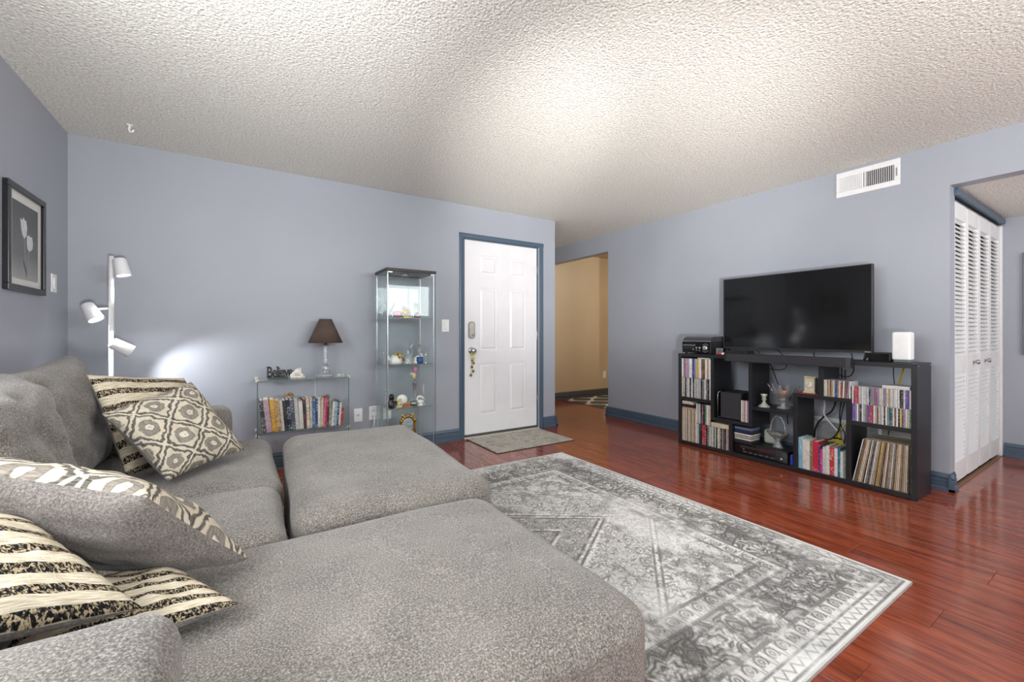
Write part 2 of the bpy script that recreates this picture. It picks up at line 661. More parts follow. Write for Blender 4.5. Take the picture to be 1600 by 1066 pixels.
def soft_box(name, size, center, r, material, parent, n=18, crown=0.0, lump=0.0, seed=0, rotz=0.0, tilt=None, wrinkle=0.0):
    """upholstered block: rounded edges, crowned top, gentle unevenness"""
    bm = bmesh.new()
    bmesh.ops.create_cube(bm, size=2.0)
    bmesh.ops.subdivide_edges(bm, edges=list(bm.edges), cuts=n, use_grid_fill=True)
    hx, hy, hz = size[0] / 2, size[1] / 2, size[2] / 2
    half = (hx, hy, hz)
    rr = r if isinstance(r, (tuple, list)) else (r, r, r)
    M = Matrix.Rotation(rotz, 4, 'Z')
    if tilt is not None:
        M = M @ tilt
    base = parent.matrix_basis.translation
    for v in bm.verts:
        q, inn = [0, 0, 0], [0, 0, 0]
        for i in range(3):
            p = math.sin(max(-1, min(1, v.co[i])) * math.pi / 2 * 0.999) * 0.55 + v.co[i] * 0.45
            q[i] = p * half[i]
            lim = half[i] - min(rr[i], half[i] * 0.98)
            inn[i] = max(-lim, min(lim, q[i]))
        d = [(q[i] - inn[i]) / min(rr[i], half[i] * 0.98) for i in range(3)]
        L = math.sqrt(sum(x * x for x in d)) or 1.0
        co = Vector([inn[i] + d[i] / L * min(rr[i], half[i] * 0.98) for i in range(3)])
        fx, fy, fz = co.x / hx, co.y / hy, co.z / hz
        if crown:
            co.z += crown * max(0, 1 - fx ** 4) * max(0, 1 - fy ** 4) * (1 if fz > 0 else 0) * max(0, fz)
        if lump:
            s = Vector((co.x * 3.1 + seed, co.y * 3.1, co.z * 3.1))
            co += Vector(d).normalized() * lump * noise.noise(s)
        if wrinkle:
            s = Vector((co.x * 5 + seed, co.y * 26, co.z * 7))
            co += Vector(d).normalized() * wrinkle * noise.noise(s)
        v.co = M @ co + Vector(center) - base
    me = bpy.data.meshes.new(name)
    bm.normal_update()
    bm.to_mesh(me)
    bm.free()
    me.materials.append(material)
    me.polygons.foreach_set('use_smooth', [True] * len(me.polygons))
    o = bpy.data.objects.new(name, me)
    C.objects.link(o)
    o.parent = parent
    return o


def pillow_mesh(corners, T, n=44, pinch=0.07, seed=0.0, lump=0.012, power=0.5, flip=False, sag=0.0, wrinkle=0.0):
    """square cushion spanned by four corners; front side first, UV over the square"""
    c = [Vector(p) for p in corners]
    nrm = ((c[1] - c[0]).cross(c[3] - c[0]) + (c[2] - c[1]).cross(c[0] - c[1]) * -1).normalized()
    nrm = (c[2] - c[0]).cross(c[3] - c[1]).normalized()
    if flip:
        nrm = -nrm
    vs, uv, idx = [], [], {}

    def P(a, b):
        aa = a * (1 - pinch * (1 - b * b))
        bb = b * (1 - pinch * (1 - a * a))
        u, v = (aa + 1) / 2, (bb + 1) / 2
        return c[0] * (1 - u) * (1 - v) + c[1] * u * (1 - v) + c[2] * u * v + c[3] * (1 - u) * v

    def thick(a, b):
        return T * (max(0.0, (1 - a ** 4) * (1 - b ** 4))) ** power * (0.72 + 0.28 * (1 - 0.5 * (a * a + b * b)))
    for side in (1, -1):
        for i in range(n + 1):
            for j in range(n + 1):
                edge = i in (0, n) or j in (0, n)
                if edge and side == -1:
                    idx[(side, i, j)] = idx[(1, i, j)]
                    continue
                a = math.sin((i / n - 0.5) * math.pi) * 0.4 + (2 * i / n - 1) * 0.6
                b = math.sin((j / n - 0.5) * math.pi) * 0.4 + (2 * j / n - 1) * 0.6
                p = P(a, b)
                t = thick(a, b)
                w = noise.noise(Vector((a * 2.2 + seed, b * 2.2 - seed, side))) + 0.5 * noise.noise(Vector((a * 5 + seed, b * 5, side * 3)))
                p = p + nrm * side * t + nrm * (lump * w * (t / max(T, 1e-6)))
                p.z -= sag * (1 - a * a) * (1 - b * b)
                if wrinkle:
                    # creases fanning out of the corner at u=0, v=1
                    ang = math.atan2(1.02 - b, a + 1.02)
                    rad = math.hypot(1.02 - b, a + 1.02)
                    p += nrm * side * wrinkle * math.exp(-rad * 1.3) * noise.noise(Vector((ang * 9 + seed, rad * 0.8, seed))) * 2.2 * min(1.0, rad * 4) * (t / T)
                idx[(side, i, j)] = len(vs)
                vs.append(p)
                uv.append((i / n, j / n))
    fs, mi = [], []
    for side in (1, -1):
        for i in range(n):
            for j in range(n):
                q = (idx[(side, i, j)], idx[(side, i + 1, j)], idx[(side, i + 1, j + 1)], idx[(side, i, j + 1)])
                if (side == 1) == flip:
                    q = tuple(reversed(q))
                fs.append(q)
                mi.append(0 if side == 1 else 1)
    return vs, fs, mi, uv


def add_pillow(name, corners, T, mats, parent=None, **kw):
    vs, fs, mi, uv = pillow_mesh(corners, T, **kw)
    me = bpy.data.meshes.new(name)
    base = parent.matrix_basis.translation if parent is not None else Vector(np.array([tuple(v) for v in vs]).mean(0))
    me.from_pydata([tuple(v - base) for v in vs], [], fs)
    for m in mats:
        me.materials.append(m)
    me.polygons.foreach_set('material_index', mi)
    me.polygons.foreach_set('use_smooth', [True] * len(fs))
    ul = me.uv_layers.new(name='weave')
    li = np.empty(len(me.loops), dtype=np.int32)
    me.loops.foreach_get('vertex_index', li)
    ul.data.foreach_set('uv', np.array(uv, dtype=np.float32)[li].ravel())
    me.update()
    o = bpy.data.objects.new(name, me)
    C.objects.link(o)
    if parent is not None:
        o.parent = parent
    else:
        o.location = base
    return o


# ================================================================== THE SETTING
XL, YB, XT, HC, YR = -0.955, 3.93, 4.10, 2.40, -2.60      # left wall, door wall, tv wall, ceiling, rear wall
XE = 3.115            # end of the door wall
YO = 4.045            # near edge of the opening to the tan room
YT = 5.42             # tan wall
YC = 0.834            # end of the tv wall at the closet hall
XH = 5.70             # far wall of the closet hall
ZH = 2.10             # closet hall ceiling

b = MB()
b.box(XL - 0.15, 7.2, YR - 0.15, YT + 0.15, -0.12, -0.0105)
floor = struct(b.build('floor', mat('subfloor', '5a2a1c', 0.8)), 'dark red laminate floor of long glossy planks', 'floor')
# planks: one shared mesh, laid along the depth of the room in staggered rows
PW, PL = 0.193, 1.26
pb = MB()
pb.bbox(-PW / 2 + 0.0004, PW / 2 - 0.0004, -PL / 2 + 0.0004, PL / 2 - 0.0004, -0.010, 0.0, 0.0012)
plank0 = pb.build('plank', M_PLANK, None)
plank0.location = (0, 0, 0)
plank_mesh = plank0.data
bpy.data.objects.remove(plank0)
# recentre (build() put the origin at the bottom centre)
rng = random.Random(4)
row = 0
x = XL + PW / 2
while x < 7.1:
    off = (row * 0.437) % PL
    y = YR - off + PL / 2
    while y - PL / 2 < YT:
        lo, hi = max(y - PL / 2, YR), min(y + PL / 2, YT)
        inside = False
        if x < XT + 0.1 and lo < YB:
            inside = True
        if XE - 0.1 < x and hi > YB - 0.05:
            inside = x < 6.4
        if XT - 0.1 < x < XH + 0.1 and lo < YC + 0.1:
            inside = True
        if inside and hi - lo > 0.02:
            o = bpy.data.objects.new('plank', plank_mesh)
            o.location = (x, (lo + hi) / 2, -0.010 + 0.0105)
            o.scale = (1, (hi - lo) / PL, 1)
            o.parent = floor
            C.objects.link(o)
            o.location = Vector((x, (lo + hi) / 2, -0.010)) - floor.location
        y += PL
    row += 1
    x += PW

b = MB()
b.box(XL - 0.15, XT + 0.12, YR - 0.15, YT + 0.15, HC, HC + 0.12)
struct(b.build('ceiling', M_CEIL), 'off-white popcorn textured ceiling of the living room', 'ceiling')
b = MB()
b.box(XT + 0.12, XH + 0.12, YR, YC + 0.6, ZH, ZH + 0.12)
struct(b.build('ceiling_hall', M_CEIL), 'lower popcorn ceiling over the closet hall', 'ceiling')
b = MB()
b.box(XT + 0.12, 7.2, YC + 0.9, YT + 0.15, HC, HC + 0.12)
struct(b.build('ceiling_side_room', mat('cream_ceiling', 'd8c8a8', 0.9)), 'cream ceiling of the tan side room', 'ceiling')

# door wall with its opening
DX0, DX1, DZ = 1.925, 2.868, 2.062
b = MB()
b.box(XL - 0.15, DX0, YB, YB + 0.13, 0, HC)
b.box(DX0, DX1, YB, YB + 0.13, DZ, HC)
b.box(DX1, XE, YB, YB + 0.13, 0, HC)
struct(b.build('wall_back', M_WALL), 'blue-grey wall holding the white front door', 'wall')
b = MB()
b.box(XE - 0.13, XE, YB + 0.13, YT + 0.12, 0, HC)
struct(b.build('wall_entry', M_WALL), 'blue-grey return wall behind the door wall end', 'wall')
b = MB()
b.box(XE, XT, YT, YT + 0.12, 0, HC)
struct(b.build('wall_entry_end', M_WALL), 'end wall of the entry passage', 'wall')
# tv wall, with the header over the opening and the header over the closet hall
b = MB()
b.box(XT, XT + 0.12, YC, YO, 0, HC)
b.box(XT, XT + 0.12, YO, YT, 2.168, HC)
b.box(XT, XT + 0.12, YR, YC, ZH, HC)
struct(b.build('wall_right', M_WALL), 'blue-grey wall behind the television', 'wall')
# left wall; the unseen window above the sofa is added as a light source
WY0, WY1, WZ0, WZ1 = -0.35, 1.75, 1.12, 2.12
b = MB()
b.box(XL - 0.12, XL, YR, WY0, 0, HC)
b.box(XL - 0.12, XL, WY1, YB, 0, HC)
b.box(XL - 0.12, XL, WY0, WY1, 0, WZ0)
b.box(XL - 0.12, XL, WY0, WY1, WZ1, HC)
struct(b.build('wall_left', M_WALL), 'blue-grey wall behind the sofa', 'wall')
# rear wall with a wide window (unseen behind the camera, placed to light the room)
RX0, RX1, RZ0, RZ1 = 1.00, 3.90, 1.45, 2.25
b = MB()
b.box(XL - 0.12, RX0, YR - 0.12, YR, 0, HC)
b.box(RX1, XH + 0.12, YR - 0.12, YR, 0, HC)
b.box(RX0, RX1, YR - 0.12, YR, 0, RZ0)
b.box(RX0, RX1, YR - 0.12, YR, RZ1, HC)
struct(b.build('wall_rear', M_WALL), 'blue-grey rear wall with a wide unseen window', 'wall')


def window_unit(name, axis, a0, a1, z0, z1, d):
    """sliding window: frame, meeting stile and two panes"""
    root = bpy.data.objects.new(name, None)
    root.location = ((d, (a0 + a1) / 2, z0) if axis == 'x' else ((a0 + a1) / 2, d, z0))
    C.objects.link(root)
    struct(root, 'unseen white framed sliding window', 'window')

    def bx(mb, p0, p1, q0, q1, e0, e1):
        if axis == 'x':
            mb.box(e0, e1, p0, p1, q0, q1)
        else:
            mb.box(p0, p1, e0, e1, q0, q1)
    f = MB()
    w = 0.05
    bx(f, a0, a1, z0, z0 + w, d - 0.04, d + 0.04)
    bx(f, a0, a1, z1 - w, z1, d - 0.04, d + 0.04)
    bx(f, a0, a0 + w, z0 + w, z1 - w, d - 0.04, d + 0.04)
    bx(f, a1 - w, a1, z0 + w, z1 - w, d - 0.04, d + 0.04)
    m = (a0 + a1) / 2
    bx(f, m - 0.03, m + 0.03, z0 + w, z1 - w, d - 0.03, d + 0.03)
    f.build('window_frame', M_WHITE, root)
    for p0, p1 in ((a0 + w, m - 0.03), (m + 0.03, a1 - w)):
        g = MB()
        bx(g, p0, p1, z0 + w, z1 - w, d - 0.003, d + 0.003)
        g.build('pane', M_WINDOW_PANE, root)


window_unit('added_window_1', 'x', WY0, WY1, WZ0, WZ1, XL - 0.06)  # unseen window over the sofa, added for its light
window_unit('window_2', 'y', RX0, RX1, RZ0, RZ1, YR - 0.06)

# closet hall walls and the tan room
b = MB()
b.box(XH, XH + 0.12, YR, YC + 0.02, 0, ZH)
b.box(XH, XH + 0.12, YC + 0.02, YC + 0.6, 0, ZH)
struct(b.build('wall_hall', M_WALL), 'blue-grey end wall of the closet hall', 'wall')
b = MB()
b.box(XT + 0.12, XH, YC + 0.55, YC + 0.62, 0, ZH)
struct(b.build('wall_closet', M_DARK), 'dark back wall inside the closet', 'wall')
b = MB()
b.box(XT, 7.2, YT, YT + 0.12, 0, HC)
struct(b.build('wall_tan', M_TAN), 'tan wall of the side room seen through the opening', 'wall')
b = MB()
b.box(7.08, 7.2, YC + 0.9, YT, 0, HC)
b.box(XT + 0.12, 7.08, YC + 0.9, YC + 1.0, 0, HC)
struct(b.build('wall_tan_side', M_TAN), 'far walls of the tan side room', 'wall')


# baseboards: stepped profile (distance from wall, height)
PROF = [(0, 0), (0.026, 0), (0.026, 0.018), (0.016, 0.026), (0.016, 0.070), (0.011, 0.078), (0.014, 0.092), (0.006, 0.118), (0, 0.118)]


def baseboard(name, runs, material=M_TRIM):
    b = MB()
    for axis, wall, sgn, a0, a1 in runs:
        poly = [(wall + sgn * d, z) for d, z in PROF]
        b.prism(poly, a0, a1, 'y' if axis == 'x' else 'x')
    return struct(b.build(name, material), 'slate blue baseboard moulding', 'baseboard')


baseboard('baseboard_back', [('y', YB, -1, XL, 1.879), ('y', YB, -1, 2.938, XE + 0.026), ('x', XE, 1, YB - 0.026, YT)])
baseboard('baseboard_left', [('x', XL, 1, YR, YB)])
baseboard('baseboard_right', [('x', XT, -1, YC - 0.026, YO + 0.026), ('y', YC, -1, XT - 0.026, XT + 0.10), ('y', YO, 1, XT - 0.026, XT + 0.12)])
baseboard('baseboard_hall', [('x', XH, -1, YR, YC - 0.02)])
baseboard('baseboard_tan', [('y', YT, -1, XT, 7.05)], mat('dark_baseboard', '46484a', 0.5))

# ------------------------------------------------------------------ front door
b = MB()
FX0, FX1, FZ = 1.879, 2.938, 2.112
CP = [(0, 0), (0.0, 0.010), (0.012, 0.018), (0.045, 0.014), (0.050, 0.008), (0.050, 0)]     # casing profile: across, proud
for (x0, s) in ((FX0, 1), (FX1, -1)):
    poly = [(x0 + s * a, YB - d) for a, d in CP]
    b.prism(poly, 0.0, FZ, 'z')
b.prism([(YB - d, FZ - a) for a, d in CP], FX0, FX1, 'x')
# jambs and stops
b.box(DX0, DX0 + 0.012, YB - 0.004, YB + 0.13, 0, DZ)
b.box(DX1 - 0.012, DX1, YB - 0.004, YB + 0.13, 0, DZ)
b.box(DX0, DX1, YB - 0.004, YB + 0.13, DZ - 0.012, DZ)
struct(b.build('trim_1', M_TRIM), 'slate blue casing around the front door', 'door casing')

SX0, SX1, SZ0, SZ1, SY = 1.938, 2.855, 0.028, 2.050, 3.938      # door slab
door = bpy.data.objects.new('door_1', None)
door.location = ((SX0 + SX1) / 2, SY, 0)
C.objects.link(door)
struct(door, 'white six-panel front door with keypad lock', 'door')
b = MB()
# slab front is built as a rail-and-stile frame; raised panels sit in the recesses
cols = [(2.080, 2.372), (2.455, 2.735)]
cols = [(2.118, 2.330), (2.488, 2.700)]
rows = [(1.708, 1.900), (0.905, 1.560), (0.230, 0.765)]
b.box(SX0, SX1, SY + 0.012, SY + 0.044, SZ0, SZ1)
xs = [SX0, cols[0][0], cols[0][1], cols[1][0], cols[1][1], SX1]
for i in (0, 2, 4):
    b.box(xs[i], xs[i + 1], SY, SY + 0.012, SZ0, SZ1)
zs = [SZ0, rows[2][0], rows[2][1], rows[1][0], rows[1][1], rows[0][0], rows[0][1], SZ1]
for c0, c1 in cols:
    for i in (0, 2, 4, 6):
        b.box(c0, c1, SY, SY + 0.012, zs[i], zs[i + 1])
b.build('door_slab', M_DOOR, door)
for c0, c1 in cols:
    for z0, z1 in rows:
        p = MB()
        o1, o2 = 0.012, 0.032
        q = [(c0 + o1, SY + 0.0118, z0 + o1), (c1 - o1, SY + 0.0118, z0 + o1), (c1 - o1, SY + 0.0118, z1 - o1), (c0 + o1, SY + 0.0118, z1 - o1),
             (c0 + o2, SY + 0.001, z0 + o2), (c1 - o2, SY + 0.001, z0 + o2), (c1 - o2, SY + 0.001, z1 - o2), (c0 + o2, SY + 0.001, z1 - o2)]
        p.add(q, [(3, 2, 1, 0), (4, 5, 6, 7), (0, 1, 5, 4), (1, 2, 6, 5), (2, 3, 7, 6), (3, 0, 4, 7)])
        p.build('panel', M_DOOR, door)
for z in (1.80, 1.06, 0.33):
    p = MB()
    p.bbox(SX1 - 0.004, SX1 + 0.012, SY - 0.006, SY + 0.004, z - 0.05, z + 0.05, 0.002)
    p.cyl((SX1 + 0.004, SY - 0.008, z - 0.052), (SX1 + 0.004, SY - 0.008, z + 0.052), 0.006, n=10)
    p.build('hinge', M_NICKEL, door)
# keypad lock: stadium plate, raised rim and thumb turn
p = MB()
lx, lz = 2.018, 1.118
poly = []
for k in range(24):
    a = 2 * math.pi * k / 24
    poly.append((lx + 0.034 * math.cos(a), lz + (0.055 if math.sin(a) > 0 else -0.055) + 0.034 * math.sin(a)))
p.prism(poly, SY - 0.022, SY, 'y')
lock = p.build('keypad_lock', M_NICKEL, door)
p = MB()
p.prism([(lx + (a - lx) * 0.72, lz + (z - lz) * 0.86) for a, z in poly], SY - 0.026, SY - 0.022, 'y')
p.build('lock_cover', mat('pale_nickel', 'c4bfb4', 0.35, 0.7), lock)
p = MB()
p.cyl((lx + 0.006, SY - 0.034, lz - 0.05), (lx + 0.006, SY - 0.026, lz - 0.05), 0.014, n=16)
p.bbox(lx + 0.002, lx + 0.010, SY - 0.044, SY - 0.034, lz - 0.063, lz - 0.037, 0.002)
p.build('thumb_turn', M_SILVER, lock)
p = MB()
kx, kz = 2.02, 0.905
My = Matrix.Translation((kx, SY, kz)) @ Matrix.Rotation(R(90), 4, 'X')
p.lathe([(0.034, 0.0), (0.034, 0.006), (0.026, 0.010), (0.013, 0.016), (0.012, 0.034), (0.022, 0.042), (0.029, 0.055), (0.028, 0.066), (0.020, 0.074), (0.0001, 0.076)], M=My, n=24)
p.build('door_knob', M_SILVER, door)
p = MB()
p.box(SX0, SX1, SY - 0.006, SY + 0.002, 0.010, 0.036)
p.build('door_sweep', mat('grey_rubber_sweep', '4a4a46', 0.6), door)
# string of bells tied to the knob
bells = thing('bell_string', 'small gold bells on yellow ribbon hanging from the door knob', 'bells', (kx, SY - 0.05, 0.62))
p = MB()
pts = [(kx - 0.006, SY - 0.045, 0.875), (kx + 0.004, SY - 0.035, 0.82), (kx + 0.002, SY - 0.022, 0.74), (kx - 0.004, SY - 0.02, 0.68), (kx - 0.012, SY - 0.02, 0.63)]
p.tube(pts, 0.003, 6)
for s in (-1, 1):
    p.tube([(kx, SY - 0.045, 0.868), (kx + s * 0.02, SY - 0.05, 0.885), (kx + s * 0.028, SY - 0.045, 0.865), (kx, SY - 0.045, 0.866)], 0.005, 6)
    p.tube([(kx, SY - 0.045, 0.866), (kx + s * 0.012, SY - 0.04, 0.835), (kx + s * 0.02, SY - 0.03, 0.815)], 0.004, 6)
p.build('ribbon', mat('yellow_ribbon', 'd8cf4e', 0.5), bells)
for i, (dx, z) in enumerate(((0.004, 0.80), (0.016, 0.775), (-0.002, 0.735), (0.012, 0.69), (-0.014, 0.65))):
    p = MB()
    p.ball((kx + dx, SY - 0.020, z), 0.013, 10, 7)
    p.tube([(kx + dx, SY - 0.02, z + 0.012), (kx + dx, SY - 0.02, z + 0.018)], 0.003, 6)
    p.build('bell', mat('bronze_bell', '7d6a35', 0.3, 0.9), bells)
b = MB()
b.bbox(DX0, DX1, YB - 0.035, YB + 0.06, 0.0, 0.012, 0.004)
struct(b.build('trim_2', mat('pale_threshold', 'cfc7b6', 0.4)), 'pale threshold strip under the front door', 'threshold')


# ------------------------------------------------------------------ closet with louvred bifold doors
def louvre_leaf(parent, x0, x1, y, tilt):
    """one leaf: frame mesh with its slats as children"""
    hy = 0.016
    f = MB()
    st = 0.042
    z0, z1 = 0.03, 2.015
    f.bbox(x0 + 0.003, x0 + st, y - hy, y + hy, z0, z1, 0.003)
    f.bbox(x1 - st, x1 - 0.003, y - hy, y + hy, z0, z1, 0.003)
    for a0, a1 in ((z0, 0.17), (0.80, 0.92), (1.90, z1)):
        f.box(x0 + st, x1 - st, y - hy, y + hy, a0, a1)
    leaf = f.build('leaf', M_LOUVRE, parent)
    s = MB()
    M = Matrix.Rotation(R(52), 4, 'X')
    s.box(-(x1 - x0) / 2 + st - 0.004, (x1 - x0) / 2 - st + 0.004, -0.0232, 0.0232, -0.0028, 0.0028, M=M)
    me = None
    for a0, a1, nn in ((0.17, 0.80, 20), (0.92, 1.90, 31)):
        for k in range(nn):
            z = a0 + (k + 0.5) * (a1 - a0) / nn
            if me is None:
                o = s.build('slat', M_LOUVRE, None)
                me = o.data
                bpy.data.objects.remove(o)
                zc = max(v.co.z for v in me.vertices) / 2
            o = bpy.data.objects.new('slat', me)
            o.parent = leaf
            o.location = Vector(((x0 + x1) / 2, y, z - zc)) - (parent.location)
            C.objects.link(o)
    return leaf


LY = YC + 0.018
lw = 0.36
for i, (xa, lab) in enumerate(((4.205, 'white louvred bifold closet door beside the television wall'), (4.205 + 2 * lw, 'white louvred bifold closet door beside the hall end wall'))):
    root = bpy.data.objects.new('door_%d' % (i + 2), None)
    root.location = (xa + lw, LY, 0)
    C.objects.link(root)
    struct(root, lab, 'door')
    for k in (0, 1):
        leaf = louvre_leaf(root, xa + k * lw, xa + (k + 1) * lw, LY, 0)
        if (i, k) in ((0, 1), (1, 0)):
            kx2 = xa + lw * (k + 0.5)
            p = MB()
            Mk = Matrix.Translation((kx2, LY - 0.014, 0.865)) @ Matrix.Rotation(R(90), 4, 'X')
            p.lathe([(0.010, 0), (0.008, 0.012), (0.016, 0.020), (0.019, 0.028), (0.014, 0.036), (0.0001, 0.038)], M=Mk, n=16)
            p.build('knob', M_SILVER, leaf)
b = MB()
b.bbox(XT + 0.10, XH - 0.002, YC - 0.028, YC + 0.03, 2.045, ZH - 0.004, 0.012, 2)
struct(b.build('trim_3', M_TRIM), 'slate blue head trim above the louvred closet doors', 'trim')
b = MB()
b.box(XT + 0.125, XH - 0.05, LY - 0.012, LY + 0.012, 2.018, 2.03)
struct(b.build('trim_4', M_SILVER), 'metal track above the louvred closet doors', 'track')
b = MB()
b.bbox(XH - 0.055, XH - 0.001, YC - 0.012, YC + 0.05, 0.0, 2.03, 0.004)
struct(b.build('trim_5', M_WHITE), 'white side jamb of the closet', 'jamb')
b = MB()
b.box(XT + 0.12, XH - 0.05, YC - 0.012, YC + 0.012, 0.0, 0.006)
struct(b.build('trim_6', mat('brass_floor_strip', 'a08a70', 0.4, 0.5)), 'metal floor strip under the closet doors', 'floor strip')
# framed panel just at the edge of the picture, on the hall end wall
fr = thing('hall_picture', 'grey framed picture on the closet hall end wall', 'picture', (XH, 0.52, 0.90))
p = MB()
for (y0, y1, z0, z1) in ((0.33, 0.71, 0.90, 0.93), (0.33, 0.71, 1.75, 1.78), (0.33, 0.36, 0.93, 1.75), (0.68, 0.71, 0.93, 1.75)):
    p.bbox(XH - 0.022, XH - 0.001, y0, y1, z0, z1, 0.004)
p.build('frame', mat('mid_grey_frame', '6f757d', 0.4), fr)
p = MB()
p.box(XH - 0.010, XH - 0.003, 0.36, 0.68, 0.93, 1.75)
p.build('print', mat('muted_grey_print', '6d7278', 0.6, var=0.4, scale=7), fr)
# dome lamp added out of frame to brighten the closet hall
hl = thing('added_ceiling_lamp', 'added unseen frosted dome lamp on the closet hall ceiling', 'added ceiling lamp', (4.95, -0.7, ZH - 0.09))
p = MB()
p.lathe([(0.15, 0.09), (0.15, 0.075), (0.14, 0.07)], (4.95, -0.7, ZH - 0.09), 28)
p.build('lamp_base', M_SILVER, hl)
p = MB()
p.lathe([(0.0001, 0.0), (0.06, 0.006), (0.11, 0.03), (0.135, 0.068)], (4.95, -0.7, ZH - 0.09), 28)
p.build('dome', M_BULB, hl)
point_light('added_hall_light', (4.95, -0.7, ZH - 0.22), 9, (1.0, 0.97, 0.93), 0.10)  # light of the added hall lamp
# unseen dome lamp added to light the tan room
tl = thing('added_ceiling_lamp', 'added unseen frosted dome lamp on the tan side room ceiling', 'added ceiling lamp', (5.9, 3.4, HC - 0.09))
p = MB()
p.lathe([(0.15, 0.09), (0.15, 0.075), (0.14, 0.07)], (5.9, 3.4, HC - 0.09), 28)
p.build('lamp_base', M_SILVER, tl)
p = MB()
p.lathe([(0.0001, 0.0), (0.06, 0.006), (0.11, 0.03), (0.135, 0.068)], (5.9, 3.4, HC - 0.09), 28)
p.build('dome', M_BULB, tl)
point_light('added_side_room_light', (5.9, 3.4, HC - 0.25), 36, (1.0, 0.91, 0.78), 0.12)  # warm light of the added side room lamp


# ------------------------------------------------------------------ wall fittings
def plate(name, label, cat, wall, u, z, w, hgt, kind, material=None):
    """switch or outlet plate. wall: ('y', Y, -1) faces -y, ('x', X, s) faces s*x"""
    ax, d, s = wall
    material = material or M_WHITE_PLASTIC
    root = thing(name, label, cat, (u, d, z) if ax == 'y' else (d, u, z))

    def bx(mb, a0, a1, z0, z1, e0, e1, bev=0.002):
        lo, hi = sorted((d + s * e0, d + s * e1))
        if ax == 'y':
            mb.bbox(a0, a1, lo, hi, z0, z1, bev)
        else:
            mb.bbox(lo, hi, a0, a1, z0, z1, bev)
    p = MB()
    bx(p, u - w / 2, u + w / 2, z - hgt / 2, z + hgt / 2, 0.0005, 0.007)
    p.build('cover_plate', material, root)
    if kind == 'rocker':
        p = MB()
        bx(p, u - 0.017, u + 0.017, z - 0.034, z + 0.034, 0.006, 0.011)
        p.build('rocker', material, root)
    elif kind == 'outlet':
        for dz in (-0.021, 0.021):
            p = MB()
            bx(p, u - 0.016, u + 0.016, z + dz - 0.015, z + dz + 0.015, 0.006, 0.009)
            r_ = p.build('receptacle', material, root)
            for du in (-0.006, 0.006):
                q = MB()
                bx(q, u + du - 0.0015, u + du + 0.0015, z + dz - 0.004, z + dz + 0.006, 0.0085, 0.0095, 0.0003)
                q.build('slot', M_DARK, r_)
    elif kind == 'jack':
        p = MB()
        bx(p, u - 0.006, u + 0.006, z - 0.006, z + 0.006, 0.006, 0.014)
        p.build('jack', M_SILVER, root)
    return root


plate('light_switch', 'white rocker switch beside the front door', 'light switch', ('y', YB, -1), 1.725, 1.160, 0.078, 0.122, 'rocker')
plate('light_switch', 'white switch plate beside the tulip picture', 'light switch', ('x', XL, 1), 3.668, 1.387, 0.078, 0.112, 'rocker')
plate('wall_jack', 'white cable jack plate beside the glass bookshelf', 'wall jack', ('y', YB, -1), 0.887, 0.355, 0.073, 0.118, 'jack')
plate('wall_outlet', 'white outlet with a plugged-in white cord', 'outlet', ('y', YB, -1), 1.018, 0.362, 0.073, 0.122, 'outlet')
plate('wall_outlet', 'white outlet plate seen behind the display cabinet side', 'outlet', ('y', YB, -1), 1.145, 0.350, 0.073, 0.118, 'outlet')
plate('wall_outlet', 'white outlet low on the tan wall', 'outlet', ('y', YT, -1), 5.40, 0.36, 0.075, 0.118, 'outlet')
cord = thing('power_cord', 'white plug and cord hanging from the outlet', 'cord', (1.018, YB - 0.03, 0.10))
p = MB()
p.bbox(1.005, 1.031, YB - 0.040, YB - 0.0095, 0.330, 0.354, 0.004)
p.build('plug', M_WHITE_PLASTIC, cord)
p = MB()
p.tube([(1.018, YB - 0.036, 0.335), (1.016, YB - 0.045, 0.30), (1.008, YB - 0.035, 0.24), (1.0, YB - 0.03, 0.16), (0.99, YB - 0.03, 0.10)], 0.0035, 6)
p.tube([(1.020, YB - 0.036, 0.335), (1.022, YB - 0.045, 0.30), (1.024, YB - 0.035, 0.24), (1.025, YB - 0.03, 0.16), (1.025, YB - 0.03, 0.10)], 0.0035, 6)
p.build('cable', M_WHITE_PLASTIC, cord)

# tiny white plastic hook on the ceiling
hk = MB()
hk.bbox(-0.600, -0.572, 3.545, 3.573, HC - 0.006, HC, 0.002)
hk.tube([(-0.586, 3.559, HC - 0.005), (-0.590, 3.559, HC - 0.03), (-0.585, 3.555, HC - 0.045), (-0.572, 3.55, HC - 0.045), (-0.566, 3.55, HC - 0.03)], 0.006, 8)
tag(hk.build('ceiling_hook', M_WHITE_PLASTIC), 'small white plastic hook stuck to the ceiling', 'hook')

# air register high on the tv wall
reg = thing('air_register', 'white metal air register with vertical fins high on wall', 'vent', (XT, 1.2915, 2.182))
y0, y1, z0, z1 = 1.092, 1.491, 2.182, 2.380
p = MB()
fw = 0.030
p.bbox(XT - 0.008, XT - 0.0005, y0, y1, z0, z0 + fw + 0.012, 0.003)
p.bbox(XT - 0.008, XT - 0.0005, y0, y1, z1 - fw - 0.012, z1, 0.003)
p.bbox(XT - 0.008, XT - 0.0005, y0, y0 + fw + 0.006, z0 + fw + 0.012, z1 - fw - 0.012, 0.003)
p.bbox(XT - 0.008, XT - 0.0005, y1 - fw, y1, z0 + fw + 0.012, z1 - fw - 0.012, 0.003)
p.bbox(XT - 0.008, XT - 0.0005, 1.296, 1.306, z0 + fw + 0.012, z1 - fw - 0.012, 0.002)
p.build('register_frame', M_WHITE, reg)
p = MB()
p.box(XT - 0.002, XT - 0.0004, y0 + 0.03, y1 - 0.03, z0 + 0.03, z1 - 0.03)
p.build('duct_backing', mat('duct_dark', '3a3a3a', 0.8), reg)
